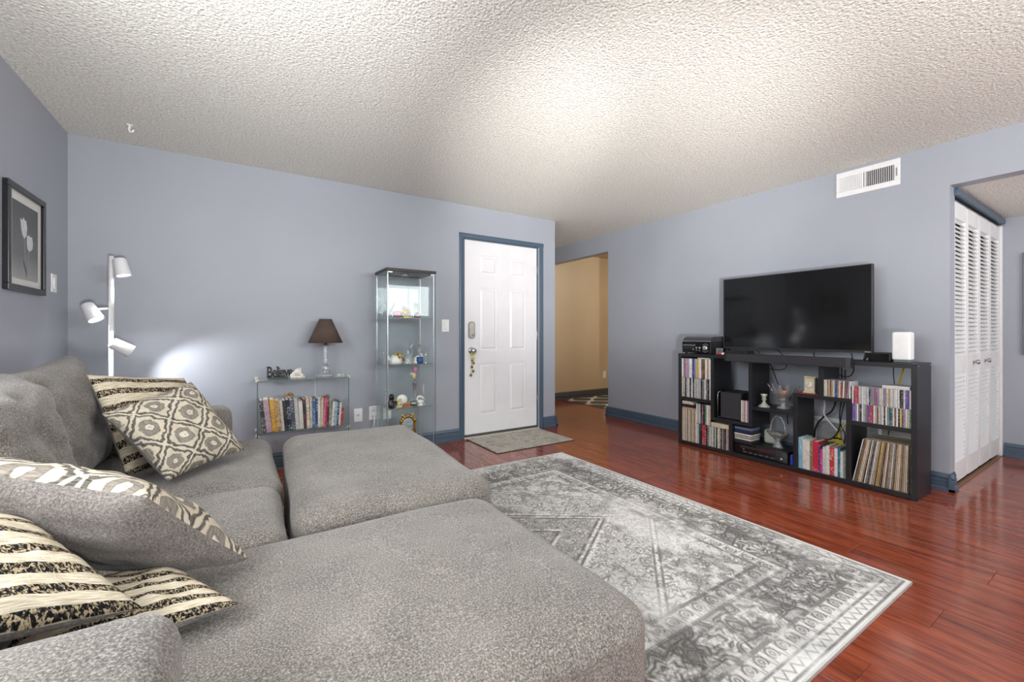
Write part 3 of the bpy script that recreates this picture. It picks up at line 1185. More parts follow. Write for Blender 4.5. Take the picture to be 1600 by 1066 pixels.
for k in range(26):
    half = k // 13
    yy = (1.310 + (k % 13 + 0.5) * (1.461 - 1.310) / 13) if half == 0 else (1.128 + (k % 13 + 0.5) * (1.296 - 1.128) / 13)
    Mx = Matrix.Translation((XT - 0.0065, yy, (z0 + z1) / 2)) @ Matrix.Rotation(R(-38 if half == 0 else 38), 4, 'Z')
    p = MB()
    p.box(-0.006, 0.006, -0.0008, 0.0008, -(z1 - z0) / 2 + 0.042, (z1 - z0) / 2 - 0.042, M=Mx)
    p.build('fin', M_WHITE, reg)
p = MB()
p.bbox(XT - 0.016, XT - 0.008, 1.107, 1.113, 2.25, 2.31, 0.001)
p.build('damper_lever', mat('grey_lever', '8a8a8a', 0.4), reg)

# return-air grille low on the tv wall, behind the bookcase
gr = thing('return_grille', 'white slatted return-air grille low behind the black bookcase', 'vent', (XT, 1.30, 0.10))
y0, y1, z0, z1 = 0.99, 1.66, 0.125, 0.385
p = MB()
p.bbox(XT - 0.010, XT - 0.0005, y0, y1, z0, z0 + 0.03, 0.003)
p.bbox(XT - 0.010, XT - 0.0005, y0, y1, z1 - 0.03, z1, 0.003)
p.bbox(XT - 0.010, XT - 0.0005, y0, y0 + 0.03, z0 + 0.03, z1 - 0.03, 0.003)
p.bbox(XT - 0.010, XT - 0.0005, y1 - 0.03, y1, z0 + 0.03, z1 - 0.03, 0.003)
for yy in (1.21, 1.44):
    p.bbox(XT - 0.0095, XT - 0.002, yy - 0.01, yy + 0.01, z0 + 0.03, z1 - 0.03, 0.002)
p.build('grille_frame', M_WHITE, gr)
p = MB()
p.box(XT - 0.0015, XT - 0.0003, y0 + 0.02, y1 - 0.02, z0 + 0.02, z1 - 0.02)
p.build('duct_backing', mat('duct_grey', '77777a', 0.8), gr)
for k in range(15):
    zz = z0 + 0.03 + (k + 0.5) * (z1 - z0 - 0.06) / 15
    Mx = Matrix.Translation((XT - 0.006, (y0 + y1) / 2, zz)) @ Matrix.Rotation(R(35), 4, 'Y')
    p = MB()
    p.box(-0.006, 0.006, -(y1 - y0) / 2 + 0.03, (y1 - y0) / 2 - 0.03, -0.0009, 0.0009, M=Mx)
    p.build('slat', M_WHITE, gr)

# ================================================================== RUGS AND MAT
def rug_pattern(X, Y, x0, x1, y0, y1):
    """distressed oriental design as colours over a fine grid (numpy)"""
    rs = np.random.RandomState(7)

    def vnoise(sx, sy, seed, octv=3):
        out = np.zeros_like(X)
        amp, tot = 1.0, 0.0
        r = np.random.RandomState(seed)
        for o in range(octv):
            g = r.rand(220, 220)
            u = (X - x0) * sx * 2 ** o + 3
            v = (Y - y0) * sy * 2 ** o + 3
            iu, iv = np.floor(u).astype(int), np.floor(v).astype(int)
            fu, fv = u - iu, v - iv
            fu, fv = fu * fu * (3 - 2 * fu), fv * fv * (3 - 2 * fv)
            a, b_ = g[iu % 220, iv % 220], g[(iu + 1) % 220, iv % 220]
            c_, d_ = g[iu % 220, (iv + 1) % 220], g[(iu + 1) % 220, (iv + 1) % 220]
            out += amp * ((a * (1 - fu) + b_ * fu) * (1 - fv) + (c_ * (1 - fu) + d_ * fu) * fv)
            tot += amp
            amp *= 0.55
        return out / tot

    ex = np.minimum(X - x0, x1 - X)
    ey = np.minimum(Y - y0, y1 - Y)
    e = np.minimum(ex, ey)
    along = np.where(ex < ey, Y, X)          # coordinate running along the border
    val = np.full_like(X, 0.80)              # lightness of the ground
    ink = np.zeros_like(X)                   # dark drawing
    lite = np.zeros_like(X)                  # pale drawing

    def line(d, w):
        return np.clip(1.6 * (1.0 - np.abs(d) / (w * 1.5)), 0, 1)

    def band(a, b_):
        return ((e >= a) & (e < b_)).astype(float)

    # outer bands
    val = np.where(e < 0.018, 0.80, val)
    for p in (0.022, 0.075, 0.150, 0.158, 0.345, 0.352, 0.430, 0.438):
        ink = np.maximum(ink, 0.75 * line(e - p, 0.0045))
    # small zigzag guard
    s = along / 0.052
    tri = np.abs((s % 1.0) - 0.5) * 2
    ink = np.maximum(ink, band(0.028, 0.07) * 0.55 * line((e - 0.049) - (tri - 0.5) * 0.03, 0.005))
    # arched row (two arches per repeat with a foot)
    for lo, hi, per in ((0.082, 0.146, 0.070), (0.358, 0.426, 0.082)):
        t = ((along / per) % 1.0 - 0.5) * per
        hgt = hi - lo
        cy = lo + hgt * 0.55
        rr = np.sqrt(t * t + ((e - cy) * 0.9) ** 2)
        ink = np.maximum(ink, band(lo, hi) * 0.8 * line(rr - hgt * 0.33, 0.0042) * (e > cy - hgt * 0.30))
        ink = np.maximum(ink, band(lo, hi) * 0.6 * line(rr - hgt * 0.12, 0.0042))
        t2 = (((along / per) + 0.5) % 1.0 - 0.5) * per
        ink = np.maximum(ink, band(lo, hi) * 0.5 * line(np.abs(t2) - 0.006 - (e - lo) * 0.12, 0.0032))
    # main border: darker ground, large hooked flowers
    bw = band(0.16, 0.345)
    val = np.where(bw > 0, 0.60, val)
    per = 0.255
    t = ((along / per) % 1.0 - 0.5) * per
    k = np.floor(along / per)
    cy = 0.252
    w1 = vnoise(14, 14, 3, 2) * 0.05
    rr = np.sqrt((t * 0.75) ** 2 + (e - cy) ** 2) + w1 - 0.025
    th = np.arctan2(e - cy, t * 0.75)
    pet = rr * (1 + 0.22 * np.cos(6 * th))
    lite = np.maximum(lite, bw * np.clip(1 - pet / 0.075, 0, 1) ** 0.35 * 0.75)
    for r0 in (0.018, 0.042, 0.070, 0.088):
        ink = np.maximum(ink, bw * 0.95 * line(pet - r0, 0.0058))
    vine = cy + 0.058 * np.sin(2 * np.pi * along / per + 1.2)
    lite = np.maximum(lite, bw * 0.8 * line(e - vine, 0.010))
    ink = np.maximum(ink, bw * 0.7 * line(np.abs(e - vine) - 0.011, 0.004))
    t3 = (((along / per) + 0.5) % 1.0 - 0.5) * per
    hook = np.abs(t3) - 0.03 - 0.35 * np.abs(e - cy)
    ink = np.maximum(ink, bw * 0.9 * line(hook, 0.006))
    lite = np.maximum(lite, bw * 0.6 * line(hook - 0.014, 0.007))
    # field with stepped corners
    cx, cyy = (x0 + x1) / 2, (y0 + y1) / 2
    ux, uy = np.abs(X - cx), np.abs(Y - cyy)
    hw, hh = (x1 - x0) / 2 - 0.44, (y1 - y0) / 2 - 0.44
    fld = (e >= 0.44)
    corner = (hw - ux) + (hh - uy) * 1.1
    step = corner + 0.05 * np.sign(np.sin(corner * 40 + (ux - uy) * 30))
    incorner = fld & (corner < 0.62)
    val = np.where(incorner, 0.80, val)
    for r0 in (0.62, 0.66):
        ink = np.maximum(ink, fld * 0.75 * line(corner - r0, 0.009))
    lite = np.maximum(lite, fld * 0.9 * line(corner - 0.64, 0.02))
    mid = fld & (corner >= 0.68)
    val = np.where(mid, 0.70, val)
    dia = ux / (hw * 0.98) + uy / (hh * 0.95)
    inner = mid & (dia < 0.78)
    val = np.where(inner, 0.55, val)
    for r0 in (0.78, 0.83, 0.50):
        ink = np.maximum(ink, mid * 0.8 * line((dia - r0) * 0.75, 0.009))
        lite = np.maximum(lite, mid * 0.8 * line((dia - r0 - 0.028) * 0.75, 0.011))
    core = mid & (dia < 0.46)
    val = np.where(core, 0.76, val)
    # scattered flowers over the field
    wx = (vnoise(7, 7, 41, 2) - 0.5) * 0.10
    wy = (vnoise(7, 7, 43, 2) - 0.5) * 0.10
    X, Y = X + wx, Y + wy
    gx, gy = 0.148, 0.148
    for (ox, oy, ph, r1) in ((0, 0, 0.0, 0.050), (0.5, 0.5, 1.0, 0.038)):
        a = ((X / gx + ox) % 1.0 - 0.5) * gx
        c = ((Y / gy + oy) % 1.0 - 0.5) * gy
        jx = np.sin(np.floor(X / gx + ox) * 12.9 + np.floor(Y / gy + oy) * 78.2) * 0.022
        jy = np.cos(np.floor(X / gx + ox) * 39.3 + np.floor(Y / gy + oy) * 11.1) * 0.022
        rr = np.sqrt((a - jx) ** 2 + (c - jy) ** 2)
        th = np.arctan2(c - jy, a - jx) + jx * 90
        pet = rr * (1 + 0.33 * np.cos(5 * th + ph))
        ink = np.maximum(ink, fld * 0.62 * line(pet - r1 * 0.72, 0.0050))
        ink = np.maximum(ink, fld * 0.70 * line(pet - r1 * 0.28, 0.0050))
        lite = np.maximum(lite, fld * 0.6 * np.clip(1 - pet / (r1 * 0.7), 0, 1) ** 0.3)
    X, Y = X - wx, Y - wy
    # curling stems from contour lines of a smooth noise
    nz = vnoise(12, 12, 11, 2)
    ink = np.maximum(ink, (fld | (bw > 0)) * 0.75 * np.clip(1 - np.abs(((nz * 9) % 1.0) - 0.5) / 0.11, 0, 1))
    nz2 = vnoise(16, 16, 21, 2)
    lite = np.maximum(lite, (fld | (bw > 0)) * 0.55 * np.clip(1 - np.abs(((nz2 * 7) % 1.0) - 0.5) / 0.14, 0, 1))
    nz3 = vnoise(26, 26, 51, 2)
    ink = np.maximum(ink, (fld | (bw > 0)) * 0.5 * np.clip(1 - np.abs(((nz3 * 5) % 1.0) - 0.5) / 0.13, 0, 1))
    # distress: large worn and large dark patches
    wear = vnoise(2.3, 2.3, 5, 4)
    fine = vnoise(28, 28, 9, 3)
    dark = vnoise(3.4, 3.4, 15, 4)
    inkf = ink * np.clip((wear - 0.22) * 4.0, 0.45, 1.0) * np.clip((fine - 0.15) * 3.0, 0.45, 1)
    dk = np.clip((dark - 0.46) * 5.0, 0, 1) * np.clip((fine - 0.28) * 3.2, 0, 1)
    val = val * (1 - lite) + 0.93 * lite
    val = val + (0.88 - val) * np.clip((0.44 - wear) * 4.0, 0, 0.6)
    val = val * (1 - (0.34 + 0.26 * mid + 0.12 * bw) * dk * (e > 0.02))
    val = val * (1 - inkf) + 0.17 * inkf
    val = val * (0.93 + 0.14 * fine)
    val = np.where(e < 0.012, 0.72, val)
    warm = vnoise(1.8, 1.8, 33, 2)
    val = np.clip(val, 0.03, 1)
    lin_ = np.clip(val * 1.17, 0, 0.98) ** 1.9
    out = np.stack([lin_ * (1.0 + 0.05 * (warm - 0.4)), lin_ * 0.985, lin_ * (0.955 - 0.08 * (warm - 0.4)), np.ones_like(lin_)], -1)
    return out


def grid_rug(name, x0, x1, y0, y1, z, step, colours, material, label):
    nx, ny = int((x1 - x0) / step), int((y1 - y0) / step)
    xs, ys = np.linspace(x0, x1, nx + 1), np.linspace(y0, y1, ny + 1)
    X, Y = np.meshgrid(xs, ys, indexing='ij')
    col = colours(X, Y)
    cx, cy = (x0 + x1) / 2, (y0 + y1) / 2
    top = np.stack([X - cx, Y - cy, np.full_like(X, z)], -1).reshape(-1, 3)
    I = np.arange((nx + 1) * (ny + 1)).reshape(nx + 1, ny + 1)
    quads = np.stack([I[:-1, :-1], I[1:, :-1], I[1:, 1:], I[:-1, 1:]], -1).reshape(-1, 4)
    rim = np.concatenate([I[:, 0], I[-1, 1:], I[-2::-1, -1], I[0, -2:0:-1]])
    nb = len(rim)
    bot = top[rim].copy()
    bot[:, 2] = 0.0005
    verts = np.concatenate([top, bot])
    o0 = len(top)
    kk = np.arange(nb)
    side = np.stack([rim[kk], o0 + kk, o0 + (kk + 1) % nb, rim[(kk + 1) % nb]], -1)
    side = side[:, ::-1]
    fc = np.concatenate([quads, side])
    me = bpy.data.meshes.new(name)
    me.vertices.add(len(verts))
    me.vertices.foreach_set('co', verts.astype(np.float32).ravel())
    me.loops.add(fc.size)
    me.loops.foreach_set('vertex_index', fc.astype(np.int32).ravel())
    me.polygons.add(len(fc))
    me.polygons.foreach_set('loop_start', np.arange(0, fc.size, 4, dtype=np.int32))
    me.polygons.foreach_set('loop_total', np.full(len(fc), 4, dtype=np.int32))
    me.update(calc_edges=True)
    at = me.color_attributes.new('rug_colour', 'FLOAT_COLOR', 'POINT')
    full = np.concatenate([col.reshape(-1, 4), np.tile(np.array([[0.5, 0.49, 0.47, 1]]), (nb, 1))])
    at.data.foreach_set('color', full.astype(np.float32).ravel())
    me.materials.append(material)
    me.validate()
    o = bpy.data.objects.new(name, me)
    o.location = (cx, cy, 0)
    C.objects.link(o)
    return tag(o, label, 'rug')


RX_0, RX_1, RY_0, RY_1 = -0.60, 2.447, 0.612, 2.990
grid_rug('area_rug', RX_0, RX_1, RY_0, RY_1, 0.009, 0.0042, lambda X, Y: rug_pattern(X, Y, RX_0, RX_1, RY_0, RY_1), M_RUG,
         'large distressed grey and cream oriental rug in front of the sofa')


def lattice_pattern(X, Y):
    a, c = X / 0.26, Y / 0.40
    d = np.abs(np.cos(np.pi * a) + np.cos(2 * np.pi * c) * 0.9)
    white = d < 0.38
    v = np.where(white, 0.72, 0.012)
    return np.stack([v, v * 0.97, v * 0.92, np.ones_like(v)], -1)


grid_rug('accent_rug', 4.42, 6.2, 4.42, 5.34, 0.012, 0.012, lattice_pattern, M_RUG, 'black rug with white lattice in the tan side room')


def mat_material():
    t = NT('grey_botanical_door_mat')
    v = t.coords('Object')
    w = t.noise(v, 4.5, 3, 0.5, 1.5)
    f = t.noise(v, 200, 3, 0.7)
    leaf = t.ramp(w, [(0.40, lin('9a958b')), (0.47, lin('b5afa3')), (0.50, lin('cbc5b8')), (0.56, lin('a39d92')), (0.62, lin('b9b3a7'))])
    t.base(t.mix(0.3, leaf, t.ramp(f, [(0.3, lin('7d786f')), (0.7, lin('d5d0c4'))])))
    t.p(Roughness=0.9)
    t.bump(f, 0.3, 0.003)
    return t.m


dm = thing('door_mat', 'small grey patterned mat in front of the front door', 'door mat', (2.395, 3.60, 0))
p = MB()
p.bbox(1.945, 2.845, 3.285, 3.880, 0.004, 0.010, 0.002)
p.build('mat_pile', mat_material(), dm)
p = MB()
p.bbox(1.938, 2.852, 3.278, 3.887, 0.0005, 0.006, 0.001)
p.build('rubber_backing', mat('dark_mat_backing', '4a423a', 0.8), dm)

# ================================================================== SOFA
sofa = thing('sectional_sofa', 'grey upholstered sofa with chaise along the left wall', 'sofa', (-0.4, 1.86, 0))
SEAT = 0.445
# base, back, arms
soft_box('base', (1.02, 2.36, 0.22), (-0.42, 1.86, 0.20), 0.03, M_SOFA, sofa, 8)
soft_box('chaise_base', (0.70, 0.74, 0.12), (0.40, 1.09, 0.12), 0.03, M_SOFA, sofa, 8)
soft_box('back_frame', (0.20, 2.50, 0.72), (-0.83, 1.86, 0.46), (0.06, 0.06, 0.08), M_SOFA, sofa, 12, lump=0.006)
soft_box('arm', (0.86, 0.29, 0.57), (-0.505, 0.752, 0.37), (0.06, 0.07, 0.06), M_SOFA, sofa, 20, crown=0.008, lump=0.008, seed=3)
soft_box('arm', (0.88, 0.26, 0.57), (-0.478, 2.985, 0.37), (0.06, 0.06, 0.07), M_SOFA, sofa, 20, crown=0.008, lump=0.008, seed=9)
# cushions
soft_box('chaise_cushion', (1.30, 0.875, 0.35), (0.190, 1.090, SEAT - 0.175), (0.10, 0.09, 0.060), M_SOFA, sofa, 40, crown=0.014, lump=0.006, seed=1)
soft_box('seat_cushion', (0.78, 0.545, 0.20), (-0.250, 1.795, SEAT - 0.10), (0.07, 0.06, 0.06), M_SOFA, sofa, 30, crown=0.020, lump=0.008, seed=5, wrinkle=0.002)
soft_box('seat_cushion', (0.80, 0.960, 0.20), (-0.242, 2.545, SEAT - 0.10), (0.08, 0.09, 0.06), M_SOFA, sofa, 34, crown=0.024, lump=0.010, seed=7)
# loose-look back cushions, leaning on the back
add_pillow('back_cushion', [(-0.60, 2.98, 0.44), (-0.60, 2.06, 0.44), (-0.72, 2.09, 0.93), (-0.735, 3.01, 0.975)], 0.135, [M_SOFA, M_SOFA], sofa, pinch=0.055, seed=2.0, lump=0.03, power=0.40, flip=False, wrinkle=0.010)
add_pillow('back_cushion', [(-0.575, 2.17, 0.44), (-0.575, 1.46, 0.44), (-0.70, 1.48, 0.92), (-0.705, 2.20, 0.945)], 0.160, [M_SOFA, M_SOFA], sofa, pinch=0.04, seed=6.0, lump=0.03, power=0.38, wrinkle=0.010)
add_pillow('back_cushion', [(-0.60, 1.48, 0.44), (-0.60, 0.92, 0.44), (-0.72, 0.93, 0.92), (-0.72, 1.50, 0.92)], 0.135, [M_SOFA, M_SOFA], sofa, pinch=0.04, seed=8.0, lump=0.02, power=0.38)
for (fx, fy) in ((-0.82, 0.72), (-0.82, 2.98), (-0.02, 2.98), (0.72, 0.78), (0.72, 1.42), (-0.05, 1.9)):
    p = MB()
    p.cyl((fx, fy, 0.0095 if (fx > -0.55 and fy < 3.03 and fy > 0.60) else 0.0005), (fx, fy, 0.10), 0.022, 0.03, 12)
    p.build('foot', M_BLACK, sofa)

ott = thing('ottoman', 'grey upholstered ottoman pushed against the sofa front', 'ottoman', (0.56, 2.24, 0))
soft_box('cushion', (0.775, 1.330, 0.36), (0.572, 2.235, 0.285), (0.09, 0.09, 0.065), M_SOFA, ott, 40, crown=0.016, lump=0.010, seed=12, rotz=R(-2.6))
soft_box('ottoman_base', (0.66, 1.20, 0.10), (0.572, 2.235, 0.11), 0.03, M_SOFA, ott, 8, rotz=R(-2.6))
for (fx, fy) in ((0.26, 1.68), (0.86, 1.68), (0.26, 2.80), (0.86, 2.80)):
    p = MB()
    p.cyl((fx, fy, 0.0095), (fx, fy, 0.08), 0.02, 0.028, 12)
    p.build('foot', M_BLACK, ott)

# throw pillows
tag(add_pillow('throw_pillow', [(-0.398, 2.355, 0.485), (-0.108, 2.655, 0.480), (-0.250, 2.845, 0.845), (-0.560, 2.545, 0.905)], 0.062,
               [M_STRIPE, M_PILLOW_BACK], seed=1.0, pinch=0.05),
    'cream and black striped pillow standing behind the diamond-patterned pillow', 'pillow')
tag(add_pillow('throw_pillow', [(-0.245, 2.180, 0.490), (0.018, 2.490, 0.505), (-0.210, 2.695, 0.838), (-0.468, 2.318, 0.762)], 0.065,
               [M_IKAT, M_PILLOW_BACK], seed=4.0, pinch=0.06),
    'cream and black ikat diamond pillow with its patterned face showing, beside far arm', 'pillow')
tag(add_pillow('throw_pillow', [(0.020, 1.300, 0.495), (-0.165, 1.165, 0.740), (-0.545, 1.320, 0.840), (-0.360, 1.480, 0.560)], 0.075,
               [M_IKAT, M_PILLOW_BACK], seed=8.0, pinch=0.05, flip=True),
    'ikat pillow turned grey back outward, tilted above the striped pillows', 'pillow')
tag(add_pillow('throw_pillow', [(-0.560, 0.962, 0.640), (-0.150, 1.028, 0.576), (-0.370, 1.268, 0.705), (-0.690, 1.232, 0.790)], 0.060,
               [M_STRIPE, M_PILLOW_BACK], seed=11.0, pinch=0.04),
    'plump striped pillow leaning over the near sofa arm', 'pillow')
tag(add_pillow('throw_pillow', [(-0.330, 1.055, 0.505), (-0.002, 1.085, 0.502), (-0.130, 1.290, 0.522), (-0.420, 1.300, 0.540)], 0.038,
               [M_STRIPE, M_PILLOW_BACK], seed=15.0, pinch=0.04),
    'flat striped pillow lying on the chaise under the other striped pillow', 'pillow')

# ================================================================== FLOOR LAMP, PICTURE
LX, LYY = -0.690, 3.65
lamp = thing('floor_lamp', 'white floor lamp with three adjustable spot heads behind the sofa', 'floor lamp', (LX, LYY, 0))
p = MB()
p.lathe([(0.13, 0.0005), (0.13, 0.012), (0.122, 0.018), (0.02, 0.020), (0.016, 0.03)], (LX, LYY, 0), 28)
p.build('base', M_LAMP_WHITE, lamp)
p = MB()
p.tube([(LX, LYY, 0.02), (LX, LYY, 1.12)], 0.0120, 12)
p.tube([(LX, LYY, 1.10), (LX, LYY, 1.575)], 0.0140, 12)
p.build('pole', M_LAMP_WHITE, lamp)
for (hc, dr, arm_z, power) in (((LX + 0.052, LYY - 0.02, 1.505), (0.22, -0.10, -0.97), 1.535, 7.0),
                               ((LX - 0.085, LYY - 0.03, 1.215), (0.45, -0.25, -0.85), 1.240, 10.0),
                               ((LX + 0.050, LYY - 0.01, 0.995), (0.78, 0.30, -0.55), 1.000, 12.0)):
    d = Vector(dr).normalized()
    c = Vector(hc)
    q = d.to_track_quat('Z', 'Y').to_matrix().to_4x4()
    Mh = Matrix.Translation(c) @ q
    p = MB()
    p.lathe([(0.0001, -0.058), (0.026, -0.058), (0.034, -0.050), (0.042, 0.052), (0.042, 0.056), (0.039, 0.056), (0.038, 0.046)], M=Mh, n=24)
    head = p.build('lamp_head', M_LAMP_WHITE, lamp)
    p = MB()
    p.lathe([(0.0001, 0.0475), (0.038, 0.0475)], M=Mh, n=24)
    p.build('diffuser', M_BULB, head)
    p = MB()
    p.cyl((LX, LYY, arm_z), c - d * 0.02, 0.007, 0.007, 10)
    p.build('arm', M_LAMP_WHITE, lamp)
    e = c + d * 0.062
    spot_light('floor_lamp_bulb', e, e + d, power, 105, 0.6, (0.96, 0.97, 1.0), 0.03)

pic = thing('framed_picture', 'black framed black-and-white photo of two tulips on the left wall', 'picture', (XL, 3.243, 1.295))
y0, y1, z0, z1 = 3.010, 3.476, 1.296, 1.828
p = MB()
fw = 0.031
for (a0, a1, c0, c1) in ((y0, y1, z0, z0 + fw), (y0, y1, z1 - fw, z1), (y0, y0 + fw, z0 + fw, z1 - fw), (y1 - fw, y1, z0 + fw, z1 - fw)):
    p.bbox(XL + 0.001, XL + 0.024, a0, a1, c0, c1, 0.003, 2)
p.build('frame', mat('black_picture_frame', '18181a', 0.25, var=0.1), pic)
p = MB()
p.box(XL + 0.002, XL + 0.010, y0 + fw - 0.004, y1 - fw + 0.004, z0 + fw - 0.004, z1 - fw + 0.004)
p.build('mat_board', mat('white_mat_board', 'd6d6d0', 0.8, var=0.03), pic)
py0, py1, pz0, pz1 = y0 + fw + 0.045, y1 - fw - 0.045, z0 + fw + 0.035, z1 - fw - 0.045


def print_material():
    t = NT('grey_photo_print')
    g = t.n('ShaderNodeSeparateXYZ')
    t.l(t.coords('Generated'), g.inputs[0])
    nz = t.noise(t.coords('Generated'), 3, 2)
    f = t.math('MULTIPLY_ADD', nz, 0.25, g.outputs[2])
    t.base(t.ramp(f, [(0.1, lin('a4a4a4')), (0.45, lin('6a6a6b')), (1.0, lin('4c4c4e'))]))
    t.p(Roughness=0.35)
    return t.m


p = MB()
p.box(XL + 0.009, XL + 0.0112, py0, py1, pz0, pz1)
pr_ = p.build('photo_print', print_material(), pic)
M_TULIP = mat('pale_tulip_grey', 'd4d4d2', 0.4, var=0.12, scale=25)
M_STEM = mat('mid_stem_grey', '8b8b8b', 0.4)


def flat_poly(name, pts, material, lift):
    q = MB()
    q.prism(pts, XL + 0.0112, XL + 0.0112 + lift, 'x')
    q.build(name, material, pr_)


pw, ph = py1 - py0, pz1 - pz0


def P2(u, v):
    return (py0 + u * pw, pz0 + v * ph)


def ribbon(path, w):
    L, Rr = [], []
    for i, (u, v) in enumerate(path):
        L.append(P2(u - w, v))
        Rr.append(P2(u + w, v))
    return L + Rr[::-1]


flat_poly('stem', ribbon([(0.52, 0.04), (0.50, 0.20), (0.47, 0.38), (0.45, 0.56)], 0.018), M_STEM, 0.0003)
flat_poly('stem', ribbon([(0.53, 0.04), (0.55, 0.18), (0.60, 0.30), (0.64, 0.42)], 0.016), M_STEM, 0.0003)
flat_poly('leaf', [P2(0.52, 0.05), P2(0.42, 0.18), P2(0.38, 0.27), P2(0.46, 0.24), P2(0.53, 0.12)], mat('dark_leaf_grey', '606061', 0.4), 0.0004)
flat_poly('tulip_bloom', [P2(0.45, 0.55), P2(0.38, 0.58), P2(0.33, 0.66), P2(0.29, 0.80), P2(0.35, 0.775), P2(0.42, 0.83), P2(0.46, 0.79), P2(0.51, 0.80), P2(0.55, 0.70), P2(0.53, 0.60)], M_TULIP, 0.0004)
flat_poly('tulip_bloom', [P2(0.64, 0.40), P2(0.57, 0.43), P2(0.54, 0.50), P2(0.55, 0.60), P2(0.62, 0.615), P2(0.68, 0.60), P2(0.75, 0.61), P2(0.79, 0.52), P2(0.76, 0.44)], M_TULIP, 0.0004)

# ================================================================== GLASS BOOKSHELF WITH LAMP
GX0, GX1, GY0, GY1 = 0.108, 0.748, 3.640, 3.890
gs = thing('glass_bookshelf', 'low clear glass bookshelf under the brown table lamp', 'bookshelf', (0.43, 3.765, 0))
GT, GB = 0.728, 0.338
for nm, zz in (('top_shelf', GT), ('shelf', GB), ('shelf', 0.06)):
    p = MB()
    p.box(GX0, GX1, GY0 + 0.002, GY1, zz - 0.008, zz)
    sh = p.build(nm, M_PANE, gs)
    p = MB()
    p.box(GX0, GX1, GY0, GY0 + 0.002, zz - 0.008, zz)
    p.build('front_edge', M_EDGE, sh)
for xx in (GX0, GX1):
    p = MB()
    p.box(xx - 0.004, xx + 0.004, GY0 + 0.002, GY1, 0.0005, GT - 0.008)
    sd = p.build('side_panel', M_PANE, gs)
    p = MB()
    p.box(xx - 0.0035, xx + 0.0035, GY0, GY0 + 0.002, 0.0005, GT - 0.008)
    p.build('front_edge', M_EDGE, sd)
for xx in (GX0, GX1):
    for zz in (GT + 0.003, GB - 0.012):
        for yy in (GY0 + 0.012, GY1 - 0.012):
            p = MB()
            p.bbox(xx - 0.012, xx + 0.012, yy - 0.012, yy + 0.012, zz - 0.014, zz + 0.010, 0.005, 2)
            p.build('connector', mat('cream_connector', 'c9c4b2', 0.3), gs)


def book(label, x, y, z, w, h, d, cover, group, axis='x', lean=0.0, cat='book', pages=M_PAGES):
    """standing book. axis 'x': spine faces -y and width runs along x; axis 'y': spine faces -x and width runs along -y"""
    root = thing('book', label, cat, (x, y, z), group)
    if axis == 'x':
        root.rotation_euler = (0, lean, 0)
    else:
        root.rotation_euler = (0, lean, R(-90))
    c, g = MB(), MB()
    t = 0.0022
    # local: spine at y=0 facing -y, width 0..w along x, depth along +y
    c.bbox(0, w, 0, t * 1.3, 0, h, 0.001)
    c.box(0, t, t, d, 0, h)
    c.box(w - t, w, t, d, 0, h)
    g.box(t, w - t, t * 1.2, d - 0.004, 0.003, h - 0.004)
    for mb, nm, m in ((c, 'cover', cover), (g, 'pages', pages)):
        me = bpy.data.meshes.new(nm)
        me.from_pydata([tuple(v) for v in mb.v], [], mb.f)
        me.materials.append(m)
        o = bpy.data.objects.new(nm, me)
        o.parent = root
        C.objects.link(o)
    return root


# (colour words, spine hex, mark hex, width, height, lean degrees)
GBOOKS = [('charcoal', '38383a', 'b9b9b9', .027, .245, -6), ('mauve floral', 'b79aa8', 'd9c7cf', .040, .250, -6), ('golden yellow', 'd9ac45', '8a5a20', .034, .245, -5),
          ('tan cookbook with black lettering', 'cfa878', '2c241c', .037, .235, -5), ('white spotted', 'd2cfc6', '7a7f83', .021, .230, -5), ('plain black', '17181b', '6d6d70', .027, .232, -5),
          ('black with pale lettering', '1d2430', 'c2cad2', .026, .235, -5), ('slate grey', '46505f', 'c0c6cc', .028, .232, -5), ('pale silver', 'b9b7b4', 'e4e0dd', .028, .240, -4),
          ('plain off-white', 'd5d4cc', 'bdbbb0', .033, .218, -3), ('black with red block', '2b2c31', 'b8423f', .023, .230, -2), ('cream dotted', 'dcd6c6', '37332e', .024, .242, -2),
          ('ivory with brown edge', 'd0c4b0', '9b6043', .019, .240, -1), ('medium blue', '3f6596', 'a9bcd4', .026, .228, -1), ('navy with white lettering', '27406a', 'dfe5ec', .016, .225, 0),
          ('tall white', 'dedcd4', '8f8a80', .020, .232, 0), ('cream and brown patterned', 'c9bda6', '7b6a52', .022, .228, 1), ('rose pink', 'd0607e', 'f0b6c6', .013, .222, 2),
          ('crimson', 'b02a52', 'e9a3b5', .014, .224, 2), ('dark maroon', '45202c', 'c9b9b3', .016, .228, 2), ('sage green', '83897a', 'c2c6b8', .018, .238, 2),
          ('white with thin marks', 'dcd8cf', 'a88', .020, .192, 4), ('sky blue', '7f9db2', 'c5d4de', .025, .188, 4), ('navy', '2a3350', 'b6bccd', .016, .190, 4),
          ('narrow white', 'd8d4c8', 'b5ad98', .015, .182, 4), ('small red', '9c3038', 'd89a93', .022, .128, 4)]
bx = 0.143
GK = (0.728 - bx) / sum(g[3] + 0.0016 for g in GBOOKS)
GBOOKS = [(g[0], g[1], g[2], g[3] * GK, g[4], g[5]) for g in GBOOKS]
for i, (cn, c1, c2, w, hgt, ln) in enumerate(GBOOKS):
    if len(c2) == 3:
        c2 = 'a89888'
    m = spine_material('spine_shelf_%02d' % i, c1, c2, 0.55)
    lab = cn + ' book spine in the row on the glass bookshelf'
    if cn == 'tan cookbook with black lettering':
        lab = 'tan cookbook with black lettering on the glass bookshelf'
    book(lab, bx, 3.664, GB + (0.0003 if ln <= 0 else 0.0003 + w * math.sin(R(ln))), w, hgt, 0.165, m, 'books on the glass bookshelf', 'x', R(ln))
    bx += w / math.cos(R(ln)) + 0.0006

